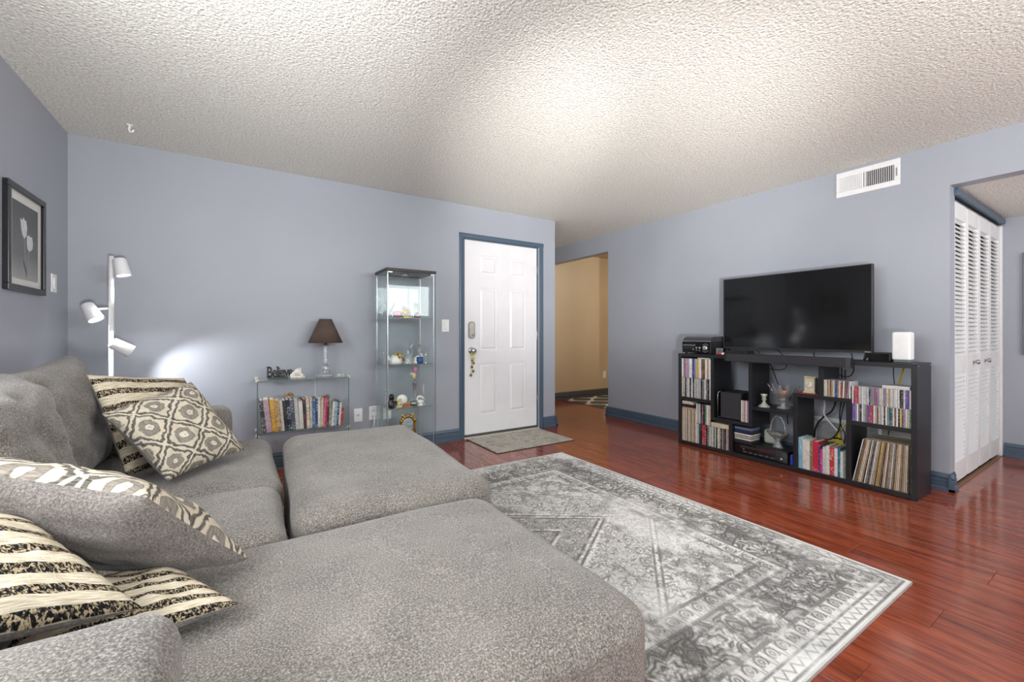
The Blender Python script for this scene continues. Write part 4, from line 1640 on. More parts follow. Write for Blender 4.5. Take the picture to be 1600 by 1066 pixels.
# brown knick-knack lying on the book tops
kn = MB()
rk = random.Random(3)
for k in range(9):
    kn.ball((0.325 + rk.uniform(-0.03, 0.03), 3.76 + rk.uniform(-0.02, 0.02), 0.592 + rk.uniform(0, 0.014)), (rk.uniform(.010, .018), rk.uniform(.010, .016), rk.uniform(.008, .013)), 8, 6)
tag(kn.build('ornament', mat('brown_dried_ornament', '9a7550', 0.7, var=0.5, scale=90)), 'small brown lumpy ornament lying on top of the shelf books', 'ornament')

# "Believe" sign: upright letters on a dark base
sg = thing('word_sign', 'black cut-out Believe word sign on the glass bookshelf', 'sign', (0.262, 3.775, GT))
p = MB()
p.bbox(0.180, 0.318, 3.755, 3.800, GT + 0.0003, GT + 0.014, 0.002)
p.build('sign_base', mat('dark_grey_sign_base', '3d4348', 0.4), sg)
cu = bpy.data.curves.new('believe_text', 'FONT')
cu.body = 'Believe'
cu.size = 0.125
cu.extrude = 0.008
cu.offset = 0.0022
cu.space_character = 0.86
to = bpy.data.objects.new('believe_text', cu)
C.objects.link(to)
bpy.context.view_layer.update()
dg = bpy.context.evaluated_depsgraph_get()
me = bpy.data.meshes.new_from_object(to.evaluated_get(dg))
bpy.data.objects.remove(to)
xs_ = [v.co.x for v in me.vertices]
ys_ = [v.co.y for v in me.vertices]
sx_ = 0.178 / (max(xs_) - min(xs_))
vs = [Vector((0.176 + (v.co.x - min(xs_)) * sx_, 3.778 - v.co.z, GT + 0.0135 + (v.co.y - min(ys_)) * 0.082 / (max(ys_) - min(ys_)))) for v in me.vertices]
p = MB()
p.add(vs, [list(f.vertices) for f in me.polygons])
k0 = 0.178 / 7.0
for (u0, u1, zt) in ((0.000, 0.030, 0.0), (0.000, 0.026, 0.077), (0.064, 0.084, 0.0), (0.066, 0.080, 0.077), (0.083, 0.103, 0.0), (0.086, 0.096, 0.052)):
    p.box(0.176 + u0 - 0.004, 0.176 + u1 - 0.004, 3.770, 3.786, GT + 0.0135 + zt, GT + 0.0135 + zt + 0.006)
p.build('lettering', mat('black_sign_letters', '121214', 0.4), sg)

# white shell cluster and a small white piece on the top shelf
sh = MB()
rk = random.Random(9)
for k in range(16):
    a = rk.uniform(0, 6.28)
    r_ = rk.uniform(0, 0.045)
    hh = rk.uniform(0.018, 0.045)
    sh.ball((0.385 + r_ * math.cos(a), 3.745 + 0.4 * r_ * math.sin(a), GT + 0.002 + hh * 0.9 + 0.016 * (1 - r_ / 0.045)), (rk.uniform(.010, .02), rk.uniform(.010, .016), hh * 0.85), 8, 6)
sh.bbox(0.335, 0.435, 3.725, 3.770, GT + 0.0003, GT + 0.02, 0.006)
tag(sh.build('shell_cluster', mat('white_pink_shell', 'e2dcd6', 0.35, var=0.18, scale=60)), 'white shell-like cluster beside the Believe sign', 'ornament')
sm = MB()
sm.bbox(0.690, 0.722, 3.82, 3.835, GT + 0.0003, GT + 0.010, 0.003)
tag(sm.build('trinket', M_WHITE_PLASTIC), 'tiny white trinket on the glass bookshelf beside the lamp', 'trinket')

tx, ty = 0.592, 3.765
tl = thing('table_lamp', 'crystal table lamp with brown tapered shade on the glass bookshelf', 'table lamp', (tx, ty, GT))
p = MB()
p.lathe([(0.064, 0.0005), (0.066, 0.010), (0.052, 0.020), (0.030, 0.034), (0.022, 0.050), (0.030, 0.062), (0.027, 0.080), (0.016, 0.10)], (tx, ty, GT), 24, flute=0.07, nf=8)
for k in range(6):
    a = k * math.pi / 3
    p.ball((tx + 0.028 * math.cos(a), ty + 0.028 * math.sin(a), GT + 0.045), 0.012, 8, 6)
p.build('crystal_base', M_CRYSTAL, tl)
p = MB()
p.lathe([(0.014, 0.10), (0.017, 0.115), (0.016, 0.20), (0.019, 0.245), (0.014, 0.255)], (tx, ty, GT), 12, flute=0.05, nf=6)
p.build('crystal_stem', M_CRYSTAL, tl)
p = MB()
p.lathe([(0.019, 0.255), (0.019, 0.262), (0.009, 0.266), (0.009, 0.33)], (tx, ty, GT), 14)
p.build('socket', M_NICKEL, tl)
p = MB()
p.lathe([(0.1315, 0.278), (0.0475, 0.472), (0.0460, 0.472), (0.1300, 0.278)], (tx, ty, GT), 48)
shd = p.build('lamp_shade', M_SHADE, tl)
p = MB()
for (r_, z_) in ((0.1318, 0.279), (0.0478, 0.471)):
    ring = [(tx + r_ * math.cos(2 * math.pi * k / 40), ty + r_ * math.sin(2 * math.pi * k / 40), GT + z_) for k in range(41)]
    p.tube(ring, 0.0015, 6)
p.build('shade_trim', mat('dark_shade_trim', '3b302a', 0.8), shd)
p = MB()
p.tube([(tx - 0.03, ty + 0.06, GT + 0.008), (tx - 0.06, ty + 0.132, GT + 0.006), (tx - 0.06, ty + 0.147, GT - 0.005), (tx - 0.06, ty + 0.149, GT - 0.05), (tx - 0.055, ty + 0.147, GT - 0.25), (tx - 0.05, ty + 0.147, 0.2)], 0.0025, 6)
p.build('lamp_cord', M_WHITE_PLASTIC, tl)

# ================================================================== GLASS DISPLAY CABINET
KX0, KX1, KY0, KY1, KZ = 1.030, 1.458, 3.535, 3.892, 1.632
cab = thing('display_cabinet', 'tall glass display cabinet with dark top, full of figurines', 'display cabinet', (1.244, 3.71, 0))
p = MB()
p.bbox(KX0 - 0.006, KX1 + 0.006, KY0 - 0.008, KY1, KZ - 0.024, KZ, 0.002)
ct = p.build('top_board', mat('dark_brown_top', '2b2523', 0.45), cab)
p = MB()
p.lathe([(0.034, 0.0), (0.034, 0.020), (0.03, 0.024)], (1.225, 3.66, KZ - 0.048), 20)
p.build('spotlight', mat('grey_spotlight', '84888a', 0.3, 0.6), ct)
p = MB()
p.bbox(KX0, KX1, KY0, KY1, 0.0005, 0.05, 0.003)
p.build('bottom_board', mat('dark_brown_top', '2b2523'), cab)
for nm, bxs in (('side_pane', (KX0, KX0 + 0.005, KY0 + 0.006, KY1)), ('side_pane', (KX1 - 0.005, KX1, KY0 + 0.006, KY1)),
                ('back_pane', (KX0 + 0.005, KX1 - 0.005, KY1 - 0.005, KY1)), ('glass_door', (KX0, KX1, KY0, KY0 + 0.005))):
    p = MB()
    p.box(bxs[0], bxs[1], bxs[2], bxs[3], 0.051, KZ - 0.025)
    pane = p.build(nm, M_PANE, cab)
    if nm == 'glass_door':
        for xx in (KX0 - 0.0006, KX1 + 0.0006):
            p = MB()
            p.box(xx - 0.0018, xx + 0.0018, KY0, KY0 + 0.005, 0.051, KZ - 0.026)
            p.build('door_edge', mat('dark_glass_edge', '55605f', 0.2), pane)
        for (x0_, z0_) in ((KX0 + 0.006, KZ - 0.040), (KX1 - 0.045, KZ - 0.040), (KX1 - 0.045, 0.06)):
            p = MB()
            p.bbox(x0_, x0_ + 0.040, KY0 - 0.003, KY0 + 0.009, z0_, z0_ + 0.012, 0.002)
            p.build('hinge_clip', M_SILVER, pane)
p = MB()
for xx in (KX0 + 0.009, KX1 - 0.012):
    p.box(xx - 0.003, xx + 0.003, KY1 - 0.014, KY1 - 0.008, 0.051, KZ - 0.026)
    p.box(xx - 0.003, xx + 0.003, KY0 + 0.012, KY0 + 0.018, 0.051, KZ - 0.026)
p.build('shelf_rods', M_SILVER, cab)
SHZ = (0.445, 0.818, 1.216)
for zz in SHZ:
    p = MB()
    p.box(KX0 + 0.014, KX1 - 0.017, KY0 + 0.022, KY1 - 0.02, zz - 0.006, zz)
    s_ = p.build('glass_shelf', M_PANE, cab)
    p = MB()
    p.box(KX0 + 0.014, KX1 - 0.017, KY0 + 0.020, KY0 + 0.022, zz - 0.006, zz)
    p.build('front_edge', M_EDGE, s_)


def fig(name, label, cat, mb, m):
    return tag(mb.build(name, m), label, cat, 'figurines in the glass cabinet')


def bell_prof(r, h):
    return [(r, 0.0005), (r * 0.97, h * 0.1), (r * 0.72, h * 0.4), (r * 0.5, h * 0.58), (r * 0.2, h * 0.64), (r * 0.12, h * 0.70), (r * 0.2, h * 0.78), (r * 0.1, h * 0.86), (r * 0.16, h * 0.95), (0.0001, h)]


z = SHZ[2]
p = MB()      # clear glass bird with spread wings
p.ball((1.100, 3.66, z + 0.042), (.020, .035, .018), 12, 8)
p.tube([(1.100, 3.63, z + 0.05), (1.100, 3.615, z + 0.085), (1.100, 3.60, z + 0.09)], [.008, .005, .003], 8)
for s in (-1, 1):
    p.add([(1.100, 3.65, z + 0.05), (1.100, 3.69, z + 0.05), (1.100 + s * 0.045, 3.70, z + 0.145), (1.100 + s * 0.035, 3.66, z + 0.12)], [(0, 1, 2, 3)])
    p.add([(1.100, 3.65, z + 0.054), (1.100, 3.69, z + 0.054), (1.100 + s * 0.045, 3.703, z + 0.15), (1.100 + s * 0.035, 3.663, z + 0.126)], [(3, 2, 1, 0)])
p.lathe([(0.03, 0.0005), (0.03, 0.006), (0.008, 0.014), (0.008, 0.03)], (1.100, 3.66, z), 16)
fig('glass_bird', 'clear glass bird with raised wings on the top cabinet shelf', 'figurine', p, M_CRYSTAL)
p = MB()
p.lathe([(0.022, 0.0005), (0.030, 0.010), (0.034, 0.028), (0.026, 0.046), (0.030, 0.060), (0.018, 0.052), (0.0001, 0.020)], (1.135, 3.60, z), 16, flute=0.16, nf=5)
fig('glass_dish', 'pink ruffled glass dish on the top cabinet shelf', 'figurine', p, M_PINK_GLASS)
p = MB()
p.bbox(1.185, 1.245, 3.585, 3.625, z + 0.0005, z + 0.014, 0.004)
p.lathe([(0.030, 0), (0.030, 0.016), (0.024, 0.018)], M=Matrix.Translation((1.215, 3.598, z + 0.05)) @ Matrix.Rotation(R(-90), 4, 'X'), n=24)
for s in (-1, 1):
    p.tube([(1.215 + s * 0.034, 3.605, z + 0.012), (1.215 + s * 0.040, 3.605, z + 0.05), (1.215 + s * 0.022, 3.605, z + 0.082), (1.215, 3.605, z + 0.090)], 0.006, 8)
fig('mantel_clock', 'small gold scrolled clock on the top cabinet shelf', 'figurine', p, M_GOLD)
p = MB()
p.add([(1.255, 3.63, z + .0005), (1.292, 3.63, z + .0005), (1.292, 3.655, z + .0005), (1.255, 3.655, z + .0005), (1.273, 3.642, z + 0.062)], [(3, 2, 1, 0), (0, 1, 4), (1, 2, 4), (2, 3, 4), (3, 0, 4)])
fig('glass_pyramid', 'clear glass pyramid beside the gold clock in the cabinet', 'figurine', p, M_CRYSTAL)
p = MB()
p.lathe([(0.022, 0.0005), (0.030, 0.010), (0.031, 0.026), (0.022, 0.042), (0.008, 0.052), (0.0001, 0.055)], (1.315, 3.60, z), 18)
fig('paperweight', 'rose red glass paperweight on the top cabinet shelf', 'figurine', p, M_RED_GLASS)
p = MB()
p.lathe([(0.020, 0.0005), (0.006, 0.010), (0.005, 0.05), (0.016, 0.075), (0.022, 0.11), (0.019, 0.135), (0.018, 0.135), (0.02, 0.11), (0.0001, 0.078)], (1.345, 3.72, z), 16)
fig('stem_glass', 'clear small stem glass on the top cabinet shelf', 'glass', p, M_CRYSTAL)

z = SHZ[1]
p = MB()
p.lathe([(0.053, 0.0005), (0.058, 0.02), (0.054, 0.05), (0.035, 0.075), (0.018, 0.085), (0.0001, 0.088)], (1.130, 3.622, z), 20)
p.tube([(1.085, 3.60, z + 0.03), (1.062, 3.60, z + 0.05), (1.064, 3.60, z + 0.075)], [.012, .008, .006], 8)
tp = thing('covered_dish', 'white covered dish with gold bow in the cabinet', 'figurine', (1.130, 3.622, z), 'figurines in the glass cabinet')
p.build('dish', M_PORCELAIN, tp)
p = MB()
for s in (-1, 1):
    p.ball((1.135 + s * 0.018, 3.575, z + 0.088), (.018, .008, .011), 10, 6)
p.tube([(1.135, 3.570, z + 0.09), (1.142, 3.566, z + 0.07), (1.146, 3.5655, z + 0.05)], [.006, .008, .005], 6)
p.tube([(1.135, 3.565, z + 0.09), (1.175, 3.565, z + 0.06), (1.186, 3.575, z + 0.03)], [.006, .008, .006], 6)
p.build('bow', M_GOLD, tp)
p = MB()
p.lathe(bell_prof(0.028, 0.095), (1.192, 3.69, z), 18, flute=0.04, nf=9)
fig('glass_bell', 'small clear glass bell beside the covered dish', 'figurine', p, M_CRYSTAL)
p = MB()
p.lathe(bell_prof(0.048, 0.125), (1.232, 3.60, z), 22, flute=0.04, nf=11)
fig('glass_bell', 'large clear glass bell in the middle of the cabinet shelf', 'figurine', p, M_CRYSTAL)
p = MB()
p.lathe([(0.024, 0.0005), (0.024, 0.004), (0.005, 0.010), (0.005, 0.075), (0.012, 0.09), (0.024, 0.15), (0.026, 0.175), (0.0245, 0.175), (0.011, 0.095), (0.0001, 0.09)], (1.300, 3.70, z), 18)
fig('champagne_flute', 'clear champagne flute behind the blue jar in the cabinet', 'glass', p, M_CRYSTAL)
p = MB()
p.lathe([(0.026, 0.0005), (0.029, 0.010), (0.029, 0.052), (0.022, 0.058), (0.0001, 0.060)], (1.338, 3.60, z), 20)
fig('jar', 'deep blue round jar in the cabinet', 'figurine', p, M_BLUE)
p = MB()
p.ball((1.340, 3.650, z + 0.034), (.028, .020, .033), 12, 8)
p.tube([(1.36, 3.64, z + 0.04), (1.372, 3.635, z + 0.065), (1.358, 3.63, z + 0.085), (1.345, 3.628, z + 0.078)], [.010, .007, .006, .003], 8)
fig('swan_figurine', 'white porcelain swan behind the blue jar', 'figurine', p, M_PORCELAIN)
p = MB()
p.lathe([(0.017, 0.0005), (0.019, 0.010), (0.010, 0.028), (0.012, 0.036), (0.013, 0.044), (0.008, 0.054), (0.0001, 0.057)], (1.293, 3.59, z), 14)
sgm = fig('snowman', 'tiny white and red figurine beside the blue jar', 'figurine', p, mat('white_red_spots', 'e8ddd6', 0.4, var=0.3, scale=90))
for k, (xx, yy, hh, rr) in enumerate(((1.40, 3.62, 0.10, 0.016), (1.075, 3.78, 0.13, 0.022), (1.40, 3.78, 0.16, 0.022))):
    p = MB()
    p.lathe([(rr, 0.0005), (rr * 0.3, 0.010), (rr * 0.3, hh * 0.4), (rr * 0.9, hh * 0.6), (rr, hh), (rr * 0.92, hh), (0.0001, hh * 0.55)], (xx, yy, z), 14)
    fig('stem_glass', ('short clear stem glass at the cabinet shelf front corner', 'clear stem glass behind the white covered dish', 'tall clear stem glass in the back corner of the cabinet')[k], 'glass', p, M_CRYSTAL)

z = SHZ[0]
p = MB()
p.lathe([(0.024, 0.0005), (0.028, 0.015), (0.028, 0.055), (0.017, 0.068), (0.022, 0.085), (0.022, 0.105), (0.015, 0.120), (0.0001, 0.124)], (1.082, 3.585, z), 16)
p.ball((1.115, 3.585, z + 0.042), (.016, .012, .020), 10, 7)
fig('cat_figurine', 'glossy black upright figurine at the cabinet shelf corner', 'figurine', p, M_BLACK_GLOSS)
p = MB()
p.ball((1.150, 3.60, z + 0.035), (.024, .018, .022), 10, 7)
p.ball((1.142, 3.595, z + 0.064), (.016, .014, .013), 10, 7)
p.ball((1.166, 3.60, z + 0.068), (.012, .010, .012), 8, 6)
p.bbox(1.125, 1.178, 3.585, 3.62, z + 0.0005, z + 0.016, 0.004)
fig('duck_figurine', 'pale yellow animal figurine in the cabinet', 'figurine', p, M_CREAM)
p = MB()
p.lathe([(0.050, 0), (0.050, 0.006), (0.035, 0.009), (0.0001, 0.010)], M=Matrix.Translation((1.195, 3.655, z + 0.052)) @ Matrix.Rotation(R(82), 4, 'X'), n=28)
p.bbox(1.165, 1.225, 3.645, 3.668, z + 0.0005, z + 0.012, 0.003)
fig('display_plate', 'small white round plate standing in the cabinet', 'plate', p, M_PORCELAIN)
p = MB()
p.bbox(1.175, 1.245, 3.565, 3.595, z + 0.0005, z + 0.012, 0.003)
p.ball((1.225, 3.58, z + 0.028), (.020, .014, .018), 10, 7)
p.ball((1.195, 3.58, z + 0.022), (.016, .012, .012), 10, 7)
fig('group_figurine', 'orange and brown mottled figurine at the cabinet shelf front', 'figurine', p, M_ORANGE)
p = MB()
p.lathe([(0.020, 0.0005), (0.030, 0.006), (0.040, 0.022), (0.042, 0.036), (0.039, 0.036), (0.028, 0.012), (0.0001, 0.008)], (1.283, 3.61, z), 20)
p.tube([(1.283 + 0.04 * math.cos(a * 0.314), 3.61, z + 0.034 + 0.030 * math.sin(a * 0.314)) for a in range(11)], 0.003, 6)
fig('silver_basket', 'small silver handled basket in the cabinet', 'figurine', p, M_SILVER)
p = MB()
p.ball((1.345, 3.61, z + 0.032), (.030, .018, .020), 12, 8)
p.tube([(1.33, 3.61, z + 0.04), (1.315, 3.61, z + 0.06), (1.325, 3.61, z + 0.078), (1.345, 3.61, z + 0.080), (1.37, 3.61, z + 0.065), (1.385, 3.61, z + 0.040)], [.010, .009, .010, .011, .009, .005], 8)
p.lathe([(0.028, 0.0005), (0.028, 0.008), (0.018, 0.016)], (1.345, 3.61, z), 16)
fig('swan_figurine', 'white long-necked figurine at the right of the cabinet shelf', 'figurine', p, M_PORCELAIN)
vz = thing('bud_vase', 'tall clear bud vase holding one pink rose in the cabinet', 'vase', (1.312, 3.66, z), 'figurines in the glass cabinet')
p = MB()
p.lathe([(0.026, 0.0005), (0.024, 0.010), (0.012, 0.03), (0.013, 0.12), (0.018, 0.19), (0.024, 0.205), (0.0225, 0.205), (0.0001, 0.04)], (1.312, 3.66, z), 16, flute=0.05, nf=8)
p.build('vase', M_CRYSTAL, vz)
p = MB()
p.tube([(1.312, 3.66, z + 0.04), (1.312, 3.66, z + 0.30)], 0.003, 6)
rose_stem = p.build('rose_stem', mat('dull_green_stem', '5f6b45', 0.6), vz)
p = MB()
p.ball((1.316, 3.66, z + 0.318), (.020, .018, .022), 12, 8)
p.ball((1.312, 3.65, z + 0.310), (.014, .012, .016), 10, 7)
p.build('rose_bloom', M_PINK, vz)
p = MB()
p.ball((1.305, 3.655, z + 0.262), (.018, .016, .030), 10, 7)
p.ball((1.285, 3.655, z + 0.278), (.020, .010, .012), 10, 7)
p.build('gold_leaf', M_CREAM, vz)
p = MB()
p.lathe([(0.026, 0.0005), (0.020, 0.012), (0.007, 0.03), (0.010, 0.05), (0.006, 0.07), (0.006, 0.12), (0.012, 0.14), (0.006, 0.15), (0.014, 0.175), (0.0001, 0.18)], (1.392, 3.66, z), 16)
fig('glass_candlestick', 'clear glass candlestick at the cabinet shelf end', 'candlestick', p, M_CRYSTAL)
p = MB()
p.lathe([(0.022, 0.0005), (0.026, 0.03), (0.020, 0.06), (0.024, 0.09), (0.012, 0.11), (0.026, 0.13), (0.026, 0.134), (0.0001, 0.12)], (1.072, 3.70, z), 16)
fig('glass_goblet', 'clear and pink glass goblet at the cabinet back corner', 'glass', p, M_CRYSTAL)

z = 0.05
p = MB()
arch = [(1.243 + 0.062 * math.cos(math.pi * k / 12), 3.64, z + 0.245 + 0.055 * math.sin(math.pi * k / 12)) for k in range(13)]
gf = thing('gold_frame', 'ornate gold arched photo frame at the cabinet bottom', 'picture frame', (1.243, 3.64, z), 'figurines in the glass cabinet')
p.tube([(1.305, 3.64, z + 0.001)] + arch + [(1.181, 3.64, z + 0.001)], 0.012, 8)
for k in (1, 4, 6, 8, 11):
    p.ball((arch[k][0], 3.635, arch[k][2] + 0.008), 0.017, 8, 6)
for s in (-1, 1):
    p.ball((1.243 + s * 0.045, 3.64, z + 0.310), (.010, .010, .022), 8, 6)
p.build('frame', M_GOLD, gf)
p = MB()
p.prism([(1.192, z + 0.002), (1.294, z + 0.002)] + [(1.243 + 0.051 * math.cos(math.pi * k / 12), z + 0.245 + 0.044 * math.sin(math.pi * k / 12)) for k in range(13)], 3.643, 3.647, 'y')
p.build('mirror', mat('silver_mirror_glass', 'c8d0d8', 0.05, 0.9, var=0.02), gf)

# ================================================================== BLACK CUBE BOOKCASE
BF, BB, B0, B1, BH = 3.660, 3.950, 0.893, 2.657, 0.886
bc = thing('cube_bookcase', 'low black bookcase of staggered open cubes under the television', 'bookcase', (3.805, 1.775, 0))


def board(name, y0, y1, z0, z1, x0=BF, x1=BB):
    p = MB()
    p.bbox(x0, x1, y0, y1, z0, z1, 0.0012)
    return p.build(name, M_BLACK, bc)


T = 0.030
right_side = board('side_panel', B0, B0 + T, 0.0005, BH)
board('side_panel', B1 - T, B1, 0.0005, BH)
board('top_panel', B0 + T, B1 - T, BH - T, BH)
board('bottom_panel', B0 + T, B1 - T, 0.004, 0.034)
board('divider', 2.285, 2.315, 0.284, BH - T)          # beside the dvd cell
board('shelf', 2.315, B1 - T, 0.434, 0.462)            # under the dvd cell
board('shelf', 1.938, 2.285, 0.284, 0.314)             # speaker niche floor
board('divider', 2.112, 2.142, 0.034, 0.284)
board('divider', 1.938, 1.968, 0.314, BH - T)
board('shelf', 1.620, 1.938, 0.434, 0.462)             # crystal shelf
board('divider', 1.590, 1.620, 0.034, 0.586)
board('shelf', 1.243, 1.620, 0.586, 0.614)             # cd ledge
board('divider', 1.416, 1.446, 0.614, BH - T)
board('divider', 1.243, 1.273, 0.034, 0.586)
board('shelf', B0 + T, 1.243, 0.434, 0.462)
for (xx, zz) in ((3.69, 0.870), (3.92, 0.870), (3.69, 0.45), (3.92, 0.45), (3.675, 0.02)):
    p = MB()
    p.cyl((xx, B0 + 0.001, zz), (xx, B0 - 0.0012, zz), 0.005, n=10)
    p.build('screw_cap', M_SILVER if zz > 0.8 else M_BLACK_MATTE, right_side)

CASE_CACHE = {}


def case(name, label, cat, group, y, z, w, h, d, spine_mat, body_mat, lean=0.0, x=3.668):
    """disc case or record sleeve standing with its spine towards -x; y is its edge with the larger y"""
    key = (round(w, 5), round(h, 4), round(d, 4), spine_mat.name, body_mat.name)
    if key not in CASE_CACHE:
        mb = MB()
        mb.box(0.0003, w - 0.0003, 0.0008, d, 0, h, 1)
        mb.box(0.0008, w - 0.0008, 0, 0.0008, 0.001, h - 0.001, 0)
        me = bpy.data.meshes.new(name)
        me.from_pydata([tuple(v) for v in mb.v], [], mb.f)
        me.materials.append(spine_mat)
        me.materials.append(body_mat)
        me.polygons.foreach_set('material_index', mb.mi)
        CASE_CACHE[key] = me
    o = bpy.data.objects.new(name, CASE_CACHE[key])
    o.location = (x, y, z + (w * math.sin(lean) if lean > 0 else 0) + 0.0003)
    o.rotation_euler = (0, lean, R(-90))
    C.objects.link(o)
    return tag(o, label, cat, group)


SP = {
    'white': ('e2e1de', '8d8d8d'), 'cream': ('d8cdb4', '6f6553'), 'pale grey': ('bdbdbd', '636363'), 'grey': ('7d7f82', 'cfcfcf'), 'black': ('1c1c1e', 'b8b8b8'),
    'red': ('b03642', 'ecd4d0'), 'purple': ('67459a', 'd0c4e0'), 'lavender': ('9f8fb4', '52456a'), 'teal': ('24585c', 'b3cfcf'), 'mauve': ('91606f', 'd8bcc4'),
    'tan': ('b99b78', '55432e'), 'blue': ('33528f', 'c6d2e6'), 'yellow': ('cdb35a', '6a5620'), 'green': ('4f7d5a', 'cbdccc'), 'brown': ('6f533e', 'c9b69f'), 'pink': ('cf8f9f', '7a3d50'),
}


def spm(c):
    return spine_material('disc_spine_' + c.replace(' ', '_'), SP[c][0], SP[c][1], 0.5, 0.35, 0.5)


M_CASE = mat('clear_case_plastic', 'a9adb0', 0.25, var=0.1)
M_CASE_DARK = mat('dark_case_plastic', '2a2a2d', 0.3, var=0.1)
M_SLEEVE = mat('worn_sleeve_card', 'b5a88f', 0.8, var=0.3, scale=20)


def row_of(kind, colours, y_start, y_end, z, h, d, place, group, body, x=3.668, name=None, cat=None):
    n = len(colours)
    w = (y_start - y_end) / n
    for i, c in enumerate(colours):
        case(name or kind.replace(' ', '_'), '%s with %s spine in %s' % (kind, c, place), cat or kind, group, y_start - i * w, z, w - 0.0002, h, d, spm(c), body, 0.0,
             x + 0.0012 * ((i * 7) % 5))


W, Cr, PG, G, K, Rd, Pu, La, Te, Ma, Ta, Bl, Ye, Gn, Br, Pk = ('white', 'cream', 'pale grey', 'grey', 'black', 'red', 'purple', 'lavender', 'teal', 'mauve', 'tan', 'blue', 'yellow', 'green', 'brown', 'pink')
# two rows of cds in the right upper cell
row_of('CD', [W, Rd, Rd, Rd, W, PG, W, W, PG, W, K, G, La, Ma, Ma, La, Cr, W, G, La, Cr, Ta, W, PG, W, W, W, K, K, W, Pu, Pu, W], 1.241, 0.925, 0.5865, 0.124, 0.140, 'the upper CD row', 'upper row of CDs', M_CASE, name='cd_case', cat='CD')
row_of('CD', [Pu, Pu, La, W, G, K, W, PG, G, Ma, Pu, Rd, Rd, W, PG, Br, Cr, PG, W, K, W, G, Te, Te, W, Br, W, K, Ye, Br, La, W, Cr, Gn], 1.241, 0.925, 0.4625, 0.1235, 0.140, 'the lower CD row', 'lower row of CDs', M_CASE, name='cd_case', cat='CD')
# cds lying flat on the upper row
for k in range(2):
    p = MB()
    p.bbox(3.668, 3.808, 0.930, 1.072, 0.7112 + k * 0.0108, 0.7215 + k * 0.0108, 0.001)
    tag(p.build('cd_case', spm('white')), ('lower', 'upper')[k] + ' of two white CD cases lying flat on the upper CD row', 'CD', 'CDs lying flat')
# cds on the ledge
row_of('CD', [Cr, W, Ta, Ta, Br, Ta, Cr, Bl, Bl, Ta, Cr, Rd], 1.414, 1.300, 0.6145, 0.124, 0.140, 'the short CD row on the ledge', 'CDs on the ledge', M_CASE, name='cd_case', cat='CD')
for i, (c, yy, ln) in enumerate(((W, 1.298, 2), (Br, 1.287, 3), (Ma, 1.276, 5))):
    case('cd_case', 'CD with %s spine leaning at the end of the ledge row' % c, 'CD', 'CDs on the ledge', yy, 0.6145, 0.0098, 0.124, 0.14, spm(c), M_CASE, R(ln))
p = MB()
p.bbox(-0.06, 0.06, -0.005, 0.005, 0, 0.124, 0.001, M=Matrix.Translation((3.735, 1.2535, 0.6145)) @ Matrix.Rotation(R(-3), 4, 'Z'))
tag(p.build('cd_case', spm('white')), 'white-edged CD case standing askew beside the two CD rows', 'CD', 'CDs on the ledge')

# two rows of dvds in the left upper cell
row_of('DVD', [W, G, Pk, La, W, W, Bl, La, Ye, Cr, W, Br, Br, W, Ta, W], 2.624, 2.318, 0.652, 0.188, 0.13, 'the upper DVD row', 'upper row of DVDs', M_CASE_DARK, name='dvd_case')
row_of('DVD', [Cr, PG, K, PG, W, K, W, K, PG, PG, PG, PG, K, G, W, G, K, W], 2.624, 2.318, 0.4625, 0.188, 0.13, 'the lower DVD row', 'lower row of DVDs', M_CASE_DARK, name='dvd_case')
# lower left cell: records, two short dvd rows, more dvds under a white box
row_of('record', [Br, Cr, Ta, W, Cr, G, W, Ta, Br, Cr, W, Ta, Cr, K, W, Ta, Cr, Br, Ta, W], 2.624, 2.470, 0.0345, 0.312, 0.25, 'the narrow record stack beside the DVDs', 'records in the lower left cell', M_SLEEVE, name='vinyl_record')
for k, (z0_, z1_, m, lb, y_) in enumerate(((0.3475, 0.362, 'tan', 'tan flat case', 2.474), (0.3625, 0.392, 'black', 'black flat box', 2.482), (0.3925, 0.412, 'cream', 'cream flat booklet stack', 2.500), (0.4125, 0.422, 'white', 'white flat booklet', 2.515))):
    p = MB()
    p.bbox(3.672, 3.85, y_, 2.622, z0_, z1_, 0.002)
    tag(p.build('flat_box', spm(m)), lb + ' lying on top of the records', 'box', 'flat boxes on the records')
row_of('DVD', [W, PG, W, K, Ma, K, Gn, W, W, Cr], 2.468, 2.322, 0.226, 0.188, 0.13, 'the short upper DVD row beside the records', 'short upper DVD row', M_CASE_DARK, name='dvd_case')
row_of('DVD', [W, PG, Te, K, Rd, Rd, Rd, K, G, Cr], 2.468, 2.322, 0.0345, 0.189, 0.13, 'the short lower DVD row beside the records', 'short lower DVD row', M_CASE_DARK, name='dvd_case')
row_of('DVD', [PG, W, Gn, PG, K, W, Cr, K, G, Br, K, PG, Pk], 2.320, 2.144, 0.0345, 0.188, 0.13, 'the DVD row under the white box', 'DVDs under the white box', M_CASE_DARK, name='dvd_case')
p = MB()
p.bbox(3.670, 3.80, 2.146, 2.318, 0.2230, 0.262, 0.003)
tag(p.build('flat_box', spm('cream')), 'off-white box set lying on the lower DVD row', 'box')
p = MB()
p.bbox(3.674, 3.80, 2.330, 2.455, 0.8403, 0.851, 0.001)
tag(p.build('dvd_case', spm('white')), 'white DVD case lying flat on the upper DVD row', 'DVD')
# dvds beside the speaker
row_of('DVD', [W, Cr, Pk, W, La], 2.036, 1.970, 0.3145, 0.188, 0.13, 'the few DVDs beside the black speaker', 'DVDs beside the speaker', M_CASE_DARK, name='dvd_case')

